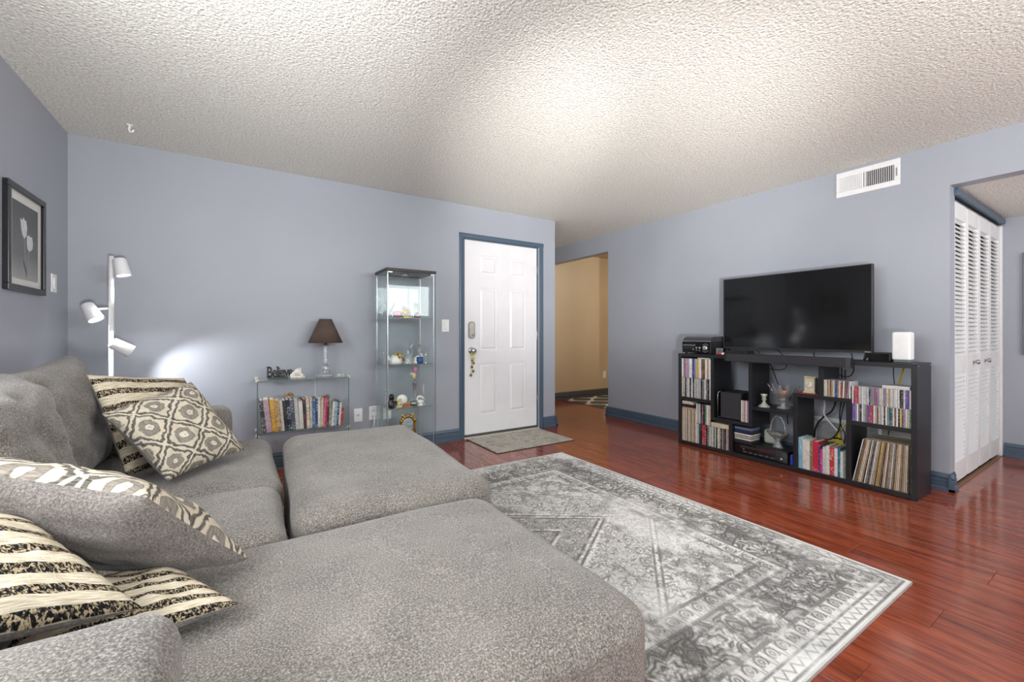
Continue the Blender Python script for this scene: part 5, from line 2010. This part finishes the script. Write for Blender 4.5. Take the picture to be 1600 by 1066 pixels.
# leaning records in the lower right cell
lp_cols = [W, K, Br, Ta, Cr, W, Ta, K, W, G, K, G, W, PG, Ta, Br, Ye, Ta, Br, K, Ta, W, Br, Ta, G, W, G, Br, Ta, Cr, W, Ta, Br, Ta, Cr, W, K, K]
nlp = len(lp_cols)
yy = 1.241
for i, c in enumerate(lp_cols):
    f = i / (nlp - 1)
    ln = R(10.0 * (1 - f) + 1.0)
    w = 0.0062
    if i == nlp - 1:
        ln, yy = R(0.2), 0.9305
    case('vinyl_record', 'vinyl record with %s spine in the leaning record row' % c, 'record', 'leaning records', yy, 0.0345, w, 0.312, 0.262, spm(c), M_SLEEVE, ln, 3.676 + 0.002 * ((i * 5) % 4))
    yy -= (1.241 - 0.932) / nlp

# books in the lower middle cell
BBOOKS = [('pale blue', '83b2c8', 'dfeaf0', .033, .238), ('white with black lettering', 'd8d4cc', '2b2b2b', .023, .226), ('white with red lettering', 'dcd8d2', 'b03a4a', .029, .222),
          ('olive patterned', '7e7a55', 'd2cca8', .021, .220), ('thick bright red', 'c22a45', 'f0b9c0', .041, .228), ('dark purple', '4d3d62', 'b3a8c2', .013, .205),
          ('magenta', 'c4458d', 'f0bcd8', .017, .178), ('grey and white', 'cfcfcc', '5a5e60', .023, .200), ('white and pale green', 'd5dacf', '9fb59c', .024, .212),
          ('red and white', 'bf3a44', 'f2e9e4', .034, .208), ('plain white', 'e0e0de', 'b5b5b5', .021, .206), ('teal blue', '2c6f8c', 'bcd3de', .018, .214),
          ('slim white', 'dddcd8', '998', .019, .190), ('grey green', '7d8f7c', 'c9d2c4', .017, .200)]
yy = 1.588
BK = 0.308 / sum(q[3] + 0.0004 for q in BBOOKS)
BBOOKS = [(q[0], q[1], q[2], q[3] * BK, q[4]) for q in BBOOKS]
for i, (cn, c1, c2, w, hgt) in enumerate(BBOOKS):
    c2 = c2 if len(c2) == 6 else '999988'
    m = spine_material('spine_case_%02d' % i, c1, c2, 0.5, 0.35, 0.5)
    book(cn + ' book in the lower middle bookcase cell', 3.674 + 0.004 * ((i * 3) % 3), yy, 0.0343, w, hgt, 0.16, m, 'books in the lower middle cell', 'y')
    yy -= w + 0.0004

# speaker in the niche, with a wire stand beside it
sp_ = thing('subwoofer', 'black box speaker with grey cloth front in the bookcase niche', 'speaker', (3.79, 2.135, 0.314))
p = MB()
p.bbox(3.690, 3.930, 2.042, 2.228, 0.3145, 0.556, 0.006, 2)
p.build('speaker_box', M_BLACK_MATTE, sp_)
p = MB()
p.bbox(3.672, 3.6895, 2.044, 2.226, 0.322, 0.552, 0.005, 2)
p.build('speaker_cloth', M_CHARCOAL, sp_)
p = MB()
p.tube([(3.69, 2.262, 0.3175), (3.69, 2.262, 0.535), (3.70, 2.258, 0.548), (3.72, 2.25, 0.55)], 0.004, 8)
p.tube([(3.69, 2.262, 0.3180), (3.90, 2.262, 0.3180)], 0.0035, 8)
tag(p.build('wire_stand', M_SILVER), 'thin bent metal wire stand beside the black speaker', 'stand')

# disc player with a stack of boxes and a crystal basket
vp = thing('disc_player', 'black disc player on the bookcase bottom', 'disc player', (3.80, 1.875, 0.034))
p = MB()
p.bbox(3.692, 3.938, 1.672, 2.106, 0.0345, 0.128, 0.003)
p.build('player_case', M_BLACK_MATTE, vp)
p = MB()
p.bbox(3.684, 3.6918, 1.672, 2.106, 0.0360, 0.126, 0.003)
fp = p.build('front_panel', M_BLACK_GLOSS, vp)
p = MB()
p.bbox(3.682, 3.6840, 1.765, 1.90, 0.086, 0.118, 0.001)
p.build('display_window', mat('dark_red_display', '3a1f24', 0.1), fp)
p = MB()
p.bbox(3.680, 3.6840, 1.915, 2.05, 0.090, 0.108, 0.001)
p.build('disc_tray', mat('dark_grey_tray', '2b2b2f', 0.3), fp)
for k in range(6):
    p = MB()
    p.bbox(3.680, 3.6840, 1.77 + k * 0.045, 1.80 + k * 0.045, 0.052, 0.062, 0.001)
    p.build('button', mat('grey_button', '55555a', 0.4), fp)
p = MB()
p.cyl((3.684, 1.715, 0.066), (3.674, 1.715, 0.066), 0.010, n=16)
p.build('power_knob', M_SILVER, fp)
p = MB()
p.tube([(3.682, 2.02, 0.079), (3.681, 2.02, 0.079)], 0.0045, 10)
p.build('indicator', mat('amber_indicator', 'd8c27a', 0.3), fp)
for k, (th, c, lb) in enumerate(((0.026, 'black', 'black'), (0.020, 'pale grey', 'pale grey'), (0.020, 'cream', 'cream'), (0.022, 'white', 'white'), (0.026, 'blue', 'dark navy'), (0.028, 'blue', 'slate blue'))):
    z0_ = 0.1285 + sum((0.026, 0.020, 0.020, 0.022, 0.026, 0.028)[:k])
    st = thing('boxed_set', lb + ' boxed disc set in the stack on the disc player', 'box', (3.75, 2.03, z0_), 'boxed sets stacked on the disc player')
    p = MB()
    j = 0.004 * ((k * 5) % 3)
    p.bbox(3.684 + j, 3.83, 1.955 + j, 2.104, z0_ + 0.0003, z0_ + th - 0.006, 0.001)
    p.build('box_body', {'black': M_CASE_DARK, 'pale grey': spm('white'), 'cream': spm('cream'), 'white': spm('white'), 'dark navy': mat('navy_box', '23304e', 0.3), 'slate blue': mat('slate_box', '5d6d8c', 0.3)}[lb], st)
    p = MB()
    p.bbox(3.682 + j, 3.832, 1.953 + j, 2.106, z0_ + th - 0.006, z0_ + th - 0.0003, 0.001)
    p.build('box_lid', M_CASE_DARK, st)
p = MB()
p.bbox(3.682, 3.80, 1.630, 1.652, 0.0345, 0.118, 0.004)
tag(p.build('game_case', mat('bright_blue_case', '2c3fb0', 0.2, var=0.35, scale=40)), 'bright blue case standing beside the disc player', 'case')
p = MB()
p.bbox(3.86, 3.925, 1.845, 1.945, 0.1285, 0.245, 0.02, 3)
tag(p.build('paper_bag', mat('pale_green_paper', 'c9cdbd', 0.8)), 'pale paper packet behind the crystal basket', 'packet')

bk = thing('crystal_basket', 'cut crystal basket with twisted handle on the disc player', 'glass basket', (3.775, 1.785, 0.128))
p = MB()
cxx, cyy, zz0 = 3.775, 1.785, 0.1285
p.lathe([(0.042, 0.0005), (0.040, 0.010), (0.022, 0.042), (0.019, 0.058), (0.034, 0.080), (0.068, 0.105), (0.088, 0.128), (0.084, 0.130), (0.060, 0.108), (0.0001, 0.082)], (cxx, cyy, zz0), 32, scale=(0.62, 1.0), flute=0.05, nf=12)
p.build('bowl', M_CRYSTAL, bk)
p = MB()
hp = [(cxx + 0.004 * math.cos(k * 2.1), cyy + 0.058 * math.cos(math.pi * k / 18), zz0 + 0.115 + 0.150 * math.sin(math.pi * k / 18) ** 0.8) for k in range(19)]
p.tube(hp, [0.0065 + 0.0015 * (k % 2) for k in range(19)], 8)
p.build('handle', M_CRYSTAL, bk)

# crystal shelf: candlestick and petal bowl
p = MB()
p.lathe([(0.046, 0.0005), (0.042, 0.008), (0.020, 0.026), (0.010, 0.045), (0.012, 0.054), (0.020, 0.064), (0.013, 0.076), (0.022, 0.096), (0.027, 0.108), (0.020, 0.108), (0.0001, 0.09)], (3.730, 1.874, 0.4622), 24, flute=0.06, nf=8)
tag(p.build('candlestick', crystal('milky_crystal', (0.97, 0.98, 0.97, 1), 'd9d9cf', 0.35, 0.5)), 'short frosted glass candlestick in front of the divider', 'candlestick')
bo = thing('crystal_bowl', 'crystal centrepiece bowl with fanned petals holding an orange candle', 'glass bowl', (3.79, 1.745, 0.462))
cxx, cyy, zz0 = 3.785, 1.745, 0.4622
p = MB()
p.lathe([(0.056, 0.0005), (0.054, 0.008), (0.030, 0.024), (0.026, 0.040), (0.036, 0.062), (0.044, 0.084), (0.040, 0.086), (0.030, 0.066), (0.0001, 0.05)], (cxx, cyy, zz0), 28, flute=0.05, nf=10)
p.build('foot_bowl', M_CRYSTAL, bo)
for k in range(12):
    a = 2 * math.pi * k / 12 + 0.15
    ca, sa = math.cos(a), math.sin(a)
    prof = [(0.038, 0.076, 0.010), (0.062, 0.098, 0.016), (0.088, 0.135, 0.017), (0.108, 0.172, 0.010), (0.122, 0.192, 0.003)]
    vs = []
    for (r_, z_, w_) in prof:
        for s in (-1, 1):
            for dz in (0, 0.006):
                vs.append((cxx + (r_ * ca - s * w_ * sa) * 0.85, cyy + (r_ * sa + s * w_ * ca), zz0 + z_ + dz))
    fs = []
    for i in range(4):
        q = i * 4
        fs += [(q, q + 2, q + 6, q + 4), (q + 1, q + 5, q + 7, q + 3), (q, q + 4, q + 5, q + 1), (q + 2, q + 3, q + 7, q + 6)]
    fs += [(0, 1, 3, 2), (16, 18, 19, 17)]
    p = MB()
    p.add(vs, fs, smooth=False)
    p.build('petal', M_CRYSTAL, bo)
p = MB()
p.lathe([(0.026, 0.088), (0.028, 0.092), (0.028, 0.150), (0.024, 0.154), (0.0001, 0.152)], (cxx, cyy, zz0 + 0.0), 20)
tag(p.build('candle', mat('peach_candle_wax', 'd79a72', 0.5, var=0.08)), 'peach coloured candle in the crystal bowl', 'candle')

# small white clock and a red booklet on the ledge
cl = thing('desk_clock', 'small cream desk clock on the bookcase ledge', 'clock', (3.73, 1.515, 0.614))
p = MB()
p.bbox(3.700, 3.760, 1.488, 1.560, 0.6305, 0.735, 0.006, 2)
p.bbox(3.692, 3.768, 1.480, 1.568, 0.6205, 0.632, 0.004)
p.bbox(3.696, 3.764, 1.484, 1.564, 0.733, 0.742, 0.004)
for k in range(6):
    p.ball((3.715, 1.490 + k * 0.013, 0.744), 0.008, 8, 6)
p.build('clock_case', mat('cream_clock_case', 'd8cfae', 0.4, var=0.1), cl)
p = MB()
p.lathe([(0.028, 0), (0.028, 0.003), (0.0001, 0.0032)], M=Matrix.Translation((3.699, 1.524, 0.685)) @ Matrix.Rotation(R(-90), 4, 'Y'), n=24)
fc = p.build('dial', mat('white_dial', 'efece2', 0.3), cl)
p = MB()
p.box(3.6945, 3.6955, 1.523, 1.525, 0.685, 0.705)
p.box(3.6945, 3.6955, 1.524, 1.540, 0.684, 0.686)
p.build('hands', M_DARK, fc)
p = MB()
p.bbox(3.70, 3.78, 1.450, 1.484, 0.6205, 0.730, 0.002)
tag(p.build('keepsake_box', mat('dark_brown_box', '1f150e', 0.4)), 'dark brown box beside the cream desk clock', 'box')
p = MB()
p.bbox(3.672, 3.80, 1.452, 1.606, 0.6143, 0.6202, 0.0015)
tag(p.build('booklet', mat('red_booklet', '9a3440', 0.5, var=0.2)), 'thin red booklet under the cream desk clock', 'booklet')

# ------------------------------------------------------------------ on top of the bookcase
tp = thing('record_player', 'black turntable with tuner front on the bookcase corner', 'record player', (3.79, 2.47, BH))
p = MB()
p.bbox(3.672, 3.945, 2.322, 2.622, BH + 0.012, 1.004, 0.004, 2)
body = p.build('player_body', M_BLACK_MATTE, tp)
for (xx, yy_) in ((3.70, 2.35), (3.70, 2.595), (3.92, 2.35), (3.92, 2.595)):
    p = MB()
    p.cyl((xx, yy_, BH + 0.0003), (xx, yy_, BH + 0.012), 0.012, n=12)
    p.build('foot', M_BLACK_MATTE, tp)
p = MB()
p.bbox(3.668, 3.6722, 2.326, 2.618, BH + 0.016, 1.000, 0.002)
fp = p.build('front_panel', M_BLACK_GLOSS, tp)
p = MB()
p.lathe([(0.026, 0), (0.024, 0.012), (0.020, 0.016), (0.0001, 0.016)], M=Matrix.Translation((3.668, 2.372, 0.945)) @ Matrix.Rotation(R(-90), 4, 'Y'), n=24)
p.build('tuning_knob', M_SILVER, fp)
p = MB()
for a0 in (40, 220):
    p.tube([(3.667, 2.372 + 0.038 * math.cos(R(a0 + k * 10)), 0.945 + 0.038 * math.sin(R(a0 + k * 10))) for k in range(11)], 0.003, 6)
p.build('dial_ring', M_SILVER, fp)
for (yy_, zz_, rr) in ((2.430, 0.945, 0.012), (2.462, 0.945, 0.009), (2.495, 0.930, 0.006), (2.462, 0.925, 0.005), (2.430, 0.920, 0.005)):
    p = MB()
    p.lathe([(rr, 0), (rr * 0.9, 0.008), (0.0001, 0.008)], M=Matrix.Translation((3.668, yy_, zz_)) @ Matrix.Rotation(R(-90), 4, 'Y'), n=14)
    p.build('button', M_SILVER, fp)
p = MB()
p.bbox(3.6655, 3.6682, 2.475, 2.606, 0.962, 0.976, 0.001)
p.build('tape_slot', mat('dark_chrome_slot', '77787c', 0.3, 0.6), fp)
p = MB()
p.bbox(3.6660, 3.6682, 2.485, 2.606, 0.935, 0.952, 0.001)
p.build('display_window', mat('dark_smoked_window', '26282c', 0.1), fp)
p = MB()
lid = [(3.676, 1.0045), (3.676, 1.014), (3.700, 1.040), (3.735, 1.052), (3.905, 1.052), (3.938, 1.040), (3.945, 1.0045)]
p.prism(lid, 2.328, 2.616, 'y')
p.build('dust_cover', mat('smoked_dust_cover', '3e4046', 0.08, var=0.05), tp)
p = MB()
p.bbox(3.674, 3.680, 2.326, 2.618, 1.0043, 1.012, 0.002)
p.build('chrome_strip', M_SILVER, tp)

# small things beside the record player
p = MB()
p.bbox(3.700, 3.712, 2.222, 2.283, BH + 0.004, BH + 0.058, 0.002)
mp_ = thing('mini_frame', 'tiny silver photo frame beside the record player', 'picture frame', (3.70, 2.25, BH))
p = MB()
for (a0, a1, c0, c1) in ((2.222, 2.285, 0.0003, 0.010), (2.222, 2.285, 0.050, 0.060), (2.222, 2.232, 0.010, 0.050), (2.275, 2.285, 0.010, 0.050)):
    p.bbox(3.700, 3.710, a0, a1, BH + c0, BH + c1, 0.001)
p.build('frame', M_SILVER, mp_)
p = MB()
p.box(3.704, 3.708, 2.230, 2.277, BH + 0.008, BH + 0.052)
p.build('photo', mat('tiny_green_photo', '55705f', 0.4, var=0.4, scale=80), mp_)
p = MB()
p.lathe([(0.008, 0.0003), (0.018, 0.008), (0.020, 0.018), (0.013, 0.030), (0.0001, 0.034)], (3.682, 2.236, BH), 14)
tag(p.build('trinket', mat('red_trinket', 'a8283c', 0.35)), 'small red trinket in front of the tiny photo frame', 'trinket')
p = MB()
p.ball((3.682, 2.205, BH + 0.0115), (.012, .022, .011), 10, 7)
p.ball((3.680, 2.190, BH + 0.0125), (.008, .012, .008), 8, 6)
tag(p.build('trinket', M_PORCELAIN), 'small white trinket beside the soundbar end', 'trinket')
p = MB()
p.bbox(3.72, 3.86, 2.02, 2.205, BH + 0.0005, BH + 0.042, 0.004)
tag(p.build('media_box', M_BLACK_MATTE), 'flat black media box under the television beside the record player', 'media box')

# television
TVX = 3.850
tv = thing('television', 'large black flat-screen television on the bookcase', 'television', (TVX, 1.743, BH))
TY0, TY1, TZ0, TZ1 = 1.181, 2.306, 0.940, 1.590
p = MB()
p.bbox(TVX + 0.004, TVX + 0.038, TY0, TY1, TZ0, TZ1, 0.004, 2)
p.bbox(TVX + 0.038, TVX + 0.080, TY0 + 0.15, TY1 - 0.15, TZ0 + 0.02, TZ0 + 0.36, 0.012, 2)
p.build('tv_body', M_BLACK_MATTE, tv)


def screen_material():
    t = NT('dark_tv_screen')
    nz = t.noise(t.coords('Object'), 2.0, 2)
    t.base(t.ramp(nz, [(0.3, (0.0035, 0.0035, 0.004, 1)), (0.7, (0.006, 0.006, 0.007, 1))]))
    t.p(Roughness=0.09)
    t.b.inputs['Specular IOR Level'].default_value = 0.65
    return t.m


p = MB()
p.box(TVX + 0.001, TVX + 0.004, TY0 + 0.007, TY1 - 0.007, TZ0 + 0.018, TZ1 - 0.007)
p.build('screen', screen_material(), tv)
p = MB()
p.bbox(TVX, TVX + 0.0045, TY0, TY1, TZ0, TZ0 + 0.018, 0.001)
p.bbox(TVX, TVX + 0.0045, TY0, TY1, TZ1 - 0.007, TZ1, 0.001)
p.bbox(TVX, TVX + 0.0045, TY0, TY0 + 0.007, TZ0 + 0.018, TZ1 - 0.007, 0.001)
p.bbox(TVX, TVX + 0.0045, TY1 - 0.007, TY1, TZ0 + 0.018, TZ1 - 0.007, 0.001)
p.build('bezel', mat('dark_bezel', '2c2c2f', 0.35), tv)
p = MB()
p.box(TVX - 0.0004, TVX + 0.0004, TY0 + 0.008, TY0 + 0.045, TZ0 + 0.004, TZ0 + 0.010)
p.build('badge', mat('pale_badge', 'b5b5b8', 0.4), tv)
for yc in (1.215, 2.270):
    for s in (-1, 1):
        p = MB()
        p.tube([(TVX + 0.018, yc, TZ0 + 0.012), (TVX + 0.018 + s * 0.02, yc - 0.0, TZ0 - 0.02), (TVX + 0.018 + s * 0.095, yc + s * 0.012, BH + 0.0085)], [0.014, 0.012, 0.008], 10)
        p.build('foot', M_BLACK_MATTE, tv)

# soundbar lying along the front edge of the bookcase top
sb = thing('soundbar', 'long black soundbar along the bookcase front edge', 'soundbar', (3.64, 1.70, BH))
p = MB()
p.prism([(1.252, 3.590), (1.228, 3.604), (1.224, 3.645), (1.232, 3.659), (2.146, 3.659), (2.156, 3.645), (2.152, 3.604), (2.126, 3.590)][::1], BH - 0.046, BH + 0.022, 'z')
for i in range(len(p.v)):
    p.v[i] = (p.v[i][1], p.v[i][0], p.v[i][2])
p.build('soundbar_body', mat('black_soundbar', '232227', 0.5, var=0.1), sb)
p = MB()
p.bbox(3.587, 3.5902, 1.262, 2.122, BH - 0.040, BH + 0.016, 0.001)
p.build('front_grille', M_CHARCOAL, sb)
# it hangs a little over the edge on two black brackets
for yc in (1.40, 1.98):
    p = MB()
    p.bbox(3.655, 3.72, yc - 0.03, yc + 0.03, BH + 0.0003, BH + 0.010, 0.002)
    p.build('bracket', M_BLACK_MATTE, sb)

p = MB()
cb = thing('set_top_box', 'small black box beside the white speaker on the bookcase', 'media box', (3.79, 1.11, BH))
p.bbox(3.745, 3.885, 1.048, 1.176, BH + 0.004, BH + 0.062, 0.008, 2)
p.build('box_shell', M_BLACK_MATTE, cb)
p = MB()
p.bbox(3.7425, 3.7452, 1.056, 1.168, BH + 0.012, BH + 0.056, 0.001)
p.build('front_panel', M_BLACK_GLOSS, cb)
p = MB()
p.bbox(3.755, 3.875, 1.058, 1.166, BH + 0.0003, BH + 0.004, 0.001)
p.build('rubber_foot', M_BLACK_MATTE, cb)

ws = thing('router', 'upright white box router at the bookcase end', 'router', (3.80, 0.985, BH))
p = MB()
p.bbox(3.745, 3.835, 0.948, 1.045, BH + 0.016, BH + 0.206, 0.012, 3, smooth=False)
p.build('router_body', M_WHITE_PLASTIC, ws)
p = MB()
p.bbox(3.752, 3.828, 0.955, 1.038, BH + 0.0003, BH + 0.016, 0.004)
p.build('router_base', mat('grey_router_base', '6f7275', 0.4), ws)
p = MB()
p.prism([(3.758, BH + 0.2055), (3.822, BH + 0.2055), (3.815, BH + 0.2075), (3.765, BH + 0.2075)], 0.960, 1.033, 'y')
p.build('router_vent', mat('pale_grey_vent', 'd5d5d3', 0.5), ws)

# ------------------------------------------------------------------ cables behind and under the television
def cable(label, pts, r, m, nm='cable'):
    P = [Vector(q) for q in pts]
    out = []
    n = len(P)
    for i in range(n - 1):
        p0, p1, p2, p3 = P[max(i - 1, 0)], P[i], P[i + 1], P[min(i + 2, n - 1)]
        for k in range(6):
            t = k / 6
            out.append(0.5 * ((2 * p1) + (p2 - p0) * t + (2 * p0 - 5 * p1 + 4 * p2 - p3) * t * t + (3 * p1 - p0 - 3 * p2 + p3) * t ** 3))
    out.append(P[-1])
    q = MB()
    q.tube(out, r, 8)
    return tag(q.build(nm, m), label, 'cable', 'cables behind the bookcase')


XC = 3.985
cable('white cable hanging behind the lower middle cell', [(XC, 1.56, 0.86), (XC, 1.535, 0.60), (XC, 1.53, 0.50), (XC, 1.53, 0.42), (XC, 1.46, 0.33), (XC, 1.415, 0.28)], 0.006, M_WHITE_PLASTIC)
cable('thick black cable curving behind the lower middle cell', [(XC + 0.012, 1.46, 0.86), (XC + 0.012, 1.455, 0.60), (XC + 0.012, 1.48, 0.47), (XC + 0.012, 1.545, 0.40), (XC + 0.012, 1.60, 0.30), (XC + 0.012, 1.61, 0.10), (XC + 0.012, 1.60, 0.02)], 0.0065, M_BLACK_MATTE)
cable('thin black cable beside the yellow bundle', [(XC + 0.022, 1.425, 0.86), (XC + 0.022, 1.42, 0.60), (XC + 0.022, 1.435, 0.46), (XC + 0.022, 1.43, 0.36), (XC + 0.022, 1.40, 0.28), (XC + 0.022, 1.42, 0.15)], 0.0045, M_BLACK_MATTE)
cable('black cable crossing over the yellow bundle', [(XC - 0.020, 1.385, 0.80), (XC - 0.020, 1.385, 0.60), (XC - 0.040, 1.40, 0.46), (XC - 0.056, 1.415, 0.33), (XC - 0.062, 1.46, 0.255), (XC - 0.056, 1.52, 0.235)], 0.0045, M_BLACK_MATTE)
yb = thing('cable_bundle', 'yellow network cable gathered and tied in a bundle', 'cable', (3.965, 1.40, 0.18), 'cables behind the bookcase')
p = MB()
for k in range(9):
    a = k - 4
    p.tube([(3.955, 1.43 + a * 0.002, 0.31), (3.95 + 0.003 * (k % 3), 1.425 + a * 0.003, 0.265), (3.95, 1.415 + a * 0.009, 0.20), (3.95 + 0.002 * k, 1.415 + a * 0.010, 0.15)], 0.005, 6)
p.tube([(3.955, 1.425, 0.315), (3.958, 1.40, 0.345), (3.962, 1.36, 0.40), (3.965, 1.30, 0.435)], 0.005, 6)
p.tube([(3.955, 1.43, 0.25), (3.958, 1.48, 0.225), (3.962, 1.56, 0.205)], 0.010, 6)
p.build('loops', M_YELLOW_CORD, yb)
p = MB()
p.tube([(3.940, 1.402, 0.258), (3.940, 1.428, 0.262), (3.940, 1.448, 0.258), (3.965, 1.428, 0.258), (3.940, 1.402, 0.258)], 0.006, 6)
p.build('tie', M_BLACK_MATTE, yb)
cable('yellow cable rising behind the right upper cell', [(XC, 1.03, 0.90), (XC, 1.045, 0.82), (XC, 1.075, 0.70), (XC, 1.12, 0.55)], 0.006, M_YELLOW_CORD)
cable('thin black cable hanging behind the right upper cell', [(XC, 1.095, 0.92), (XC, 1.10, 0.80), (XC, 1.095, 0.65), (XC, 1.12, 0.42), (XC, 1.14, 0.25)], 0.003, M_BLACK_MATTE)
cable('black cable looping under the television by the first divider', [(3.965, 2.06, 0.93), (3.965, 2.03, 0.90), (3.965, 2.02, 0.82), (3.965, 1.96, 0.77), (3.965, 1.84, 0.77), (3.965, 1.80, 0.82), (3.965, 1.84, 0.90), (3.965, 1.92, 0.96)], 0.0035, M_BLACK_MATTE)
cable('black cable dropping behind the crystal shelf', [(3.975, 1.97, 0.86), (3.975, 1.93, 0.78), (3.975, 1.88, 0.64), (3.975, 1.82, 0.52), (3.975, 1.80, 0.30)], 0.0045, M_BLACK_MATTE)
cable('black cable sagging behind the cd ledge', [(3.965, 1.60, 0.93), (3.965, 1.585, 0.86), (3.965, 1.50, 0.80), (3.965, 1.38, 0.745), (3.965, 1.33, 0.80), (3.965, 1.345, 0.93)], 0.004, M_BLACK_MATTE)
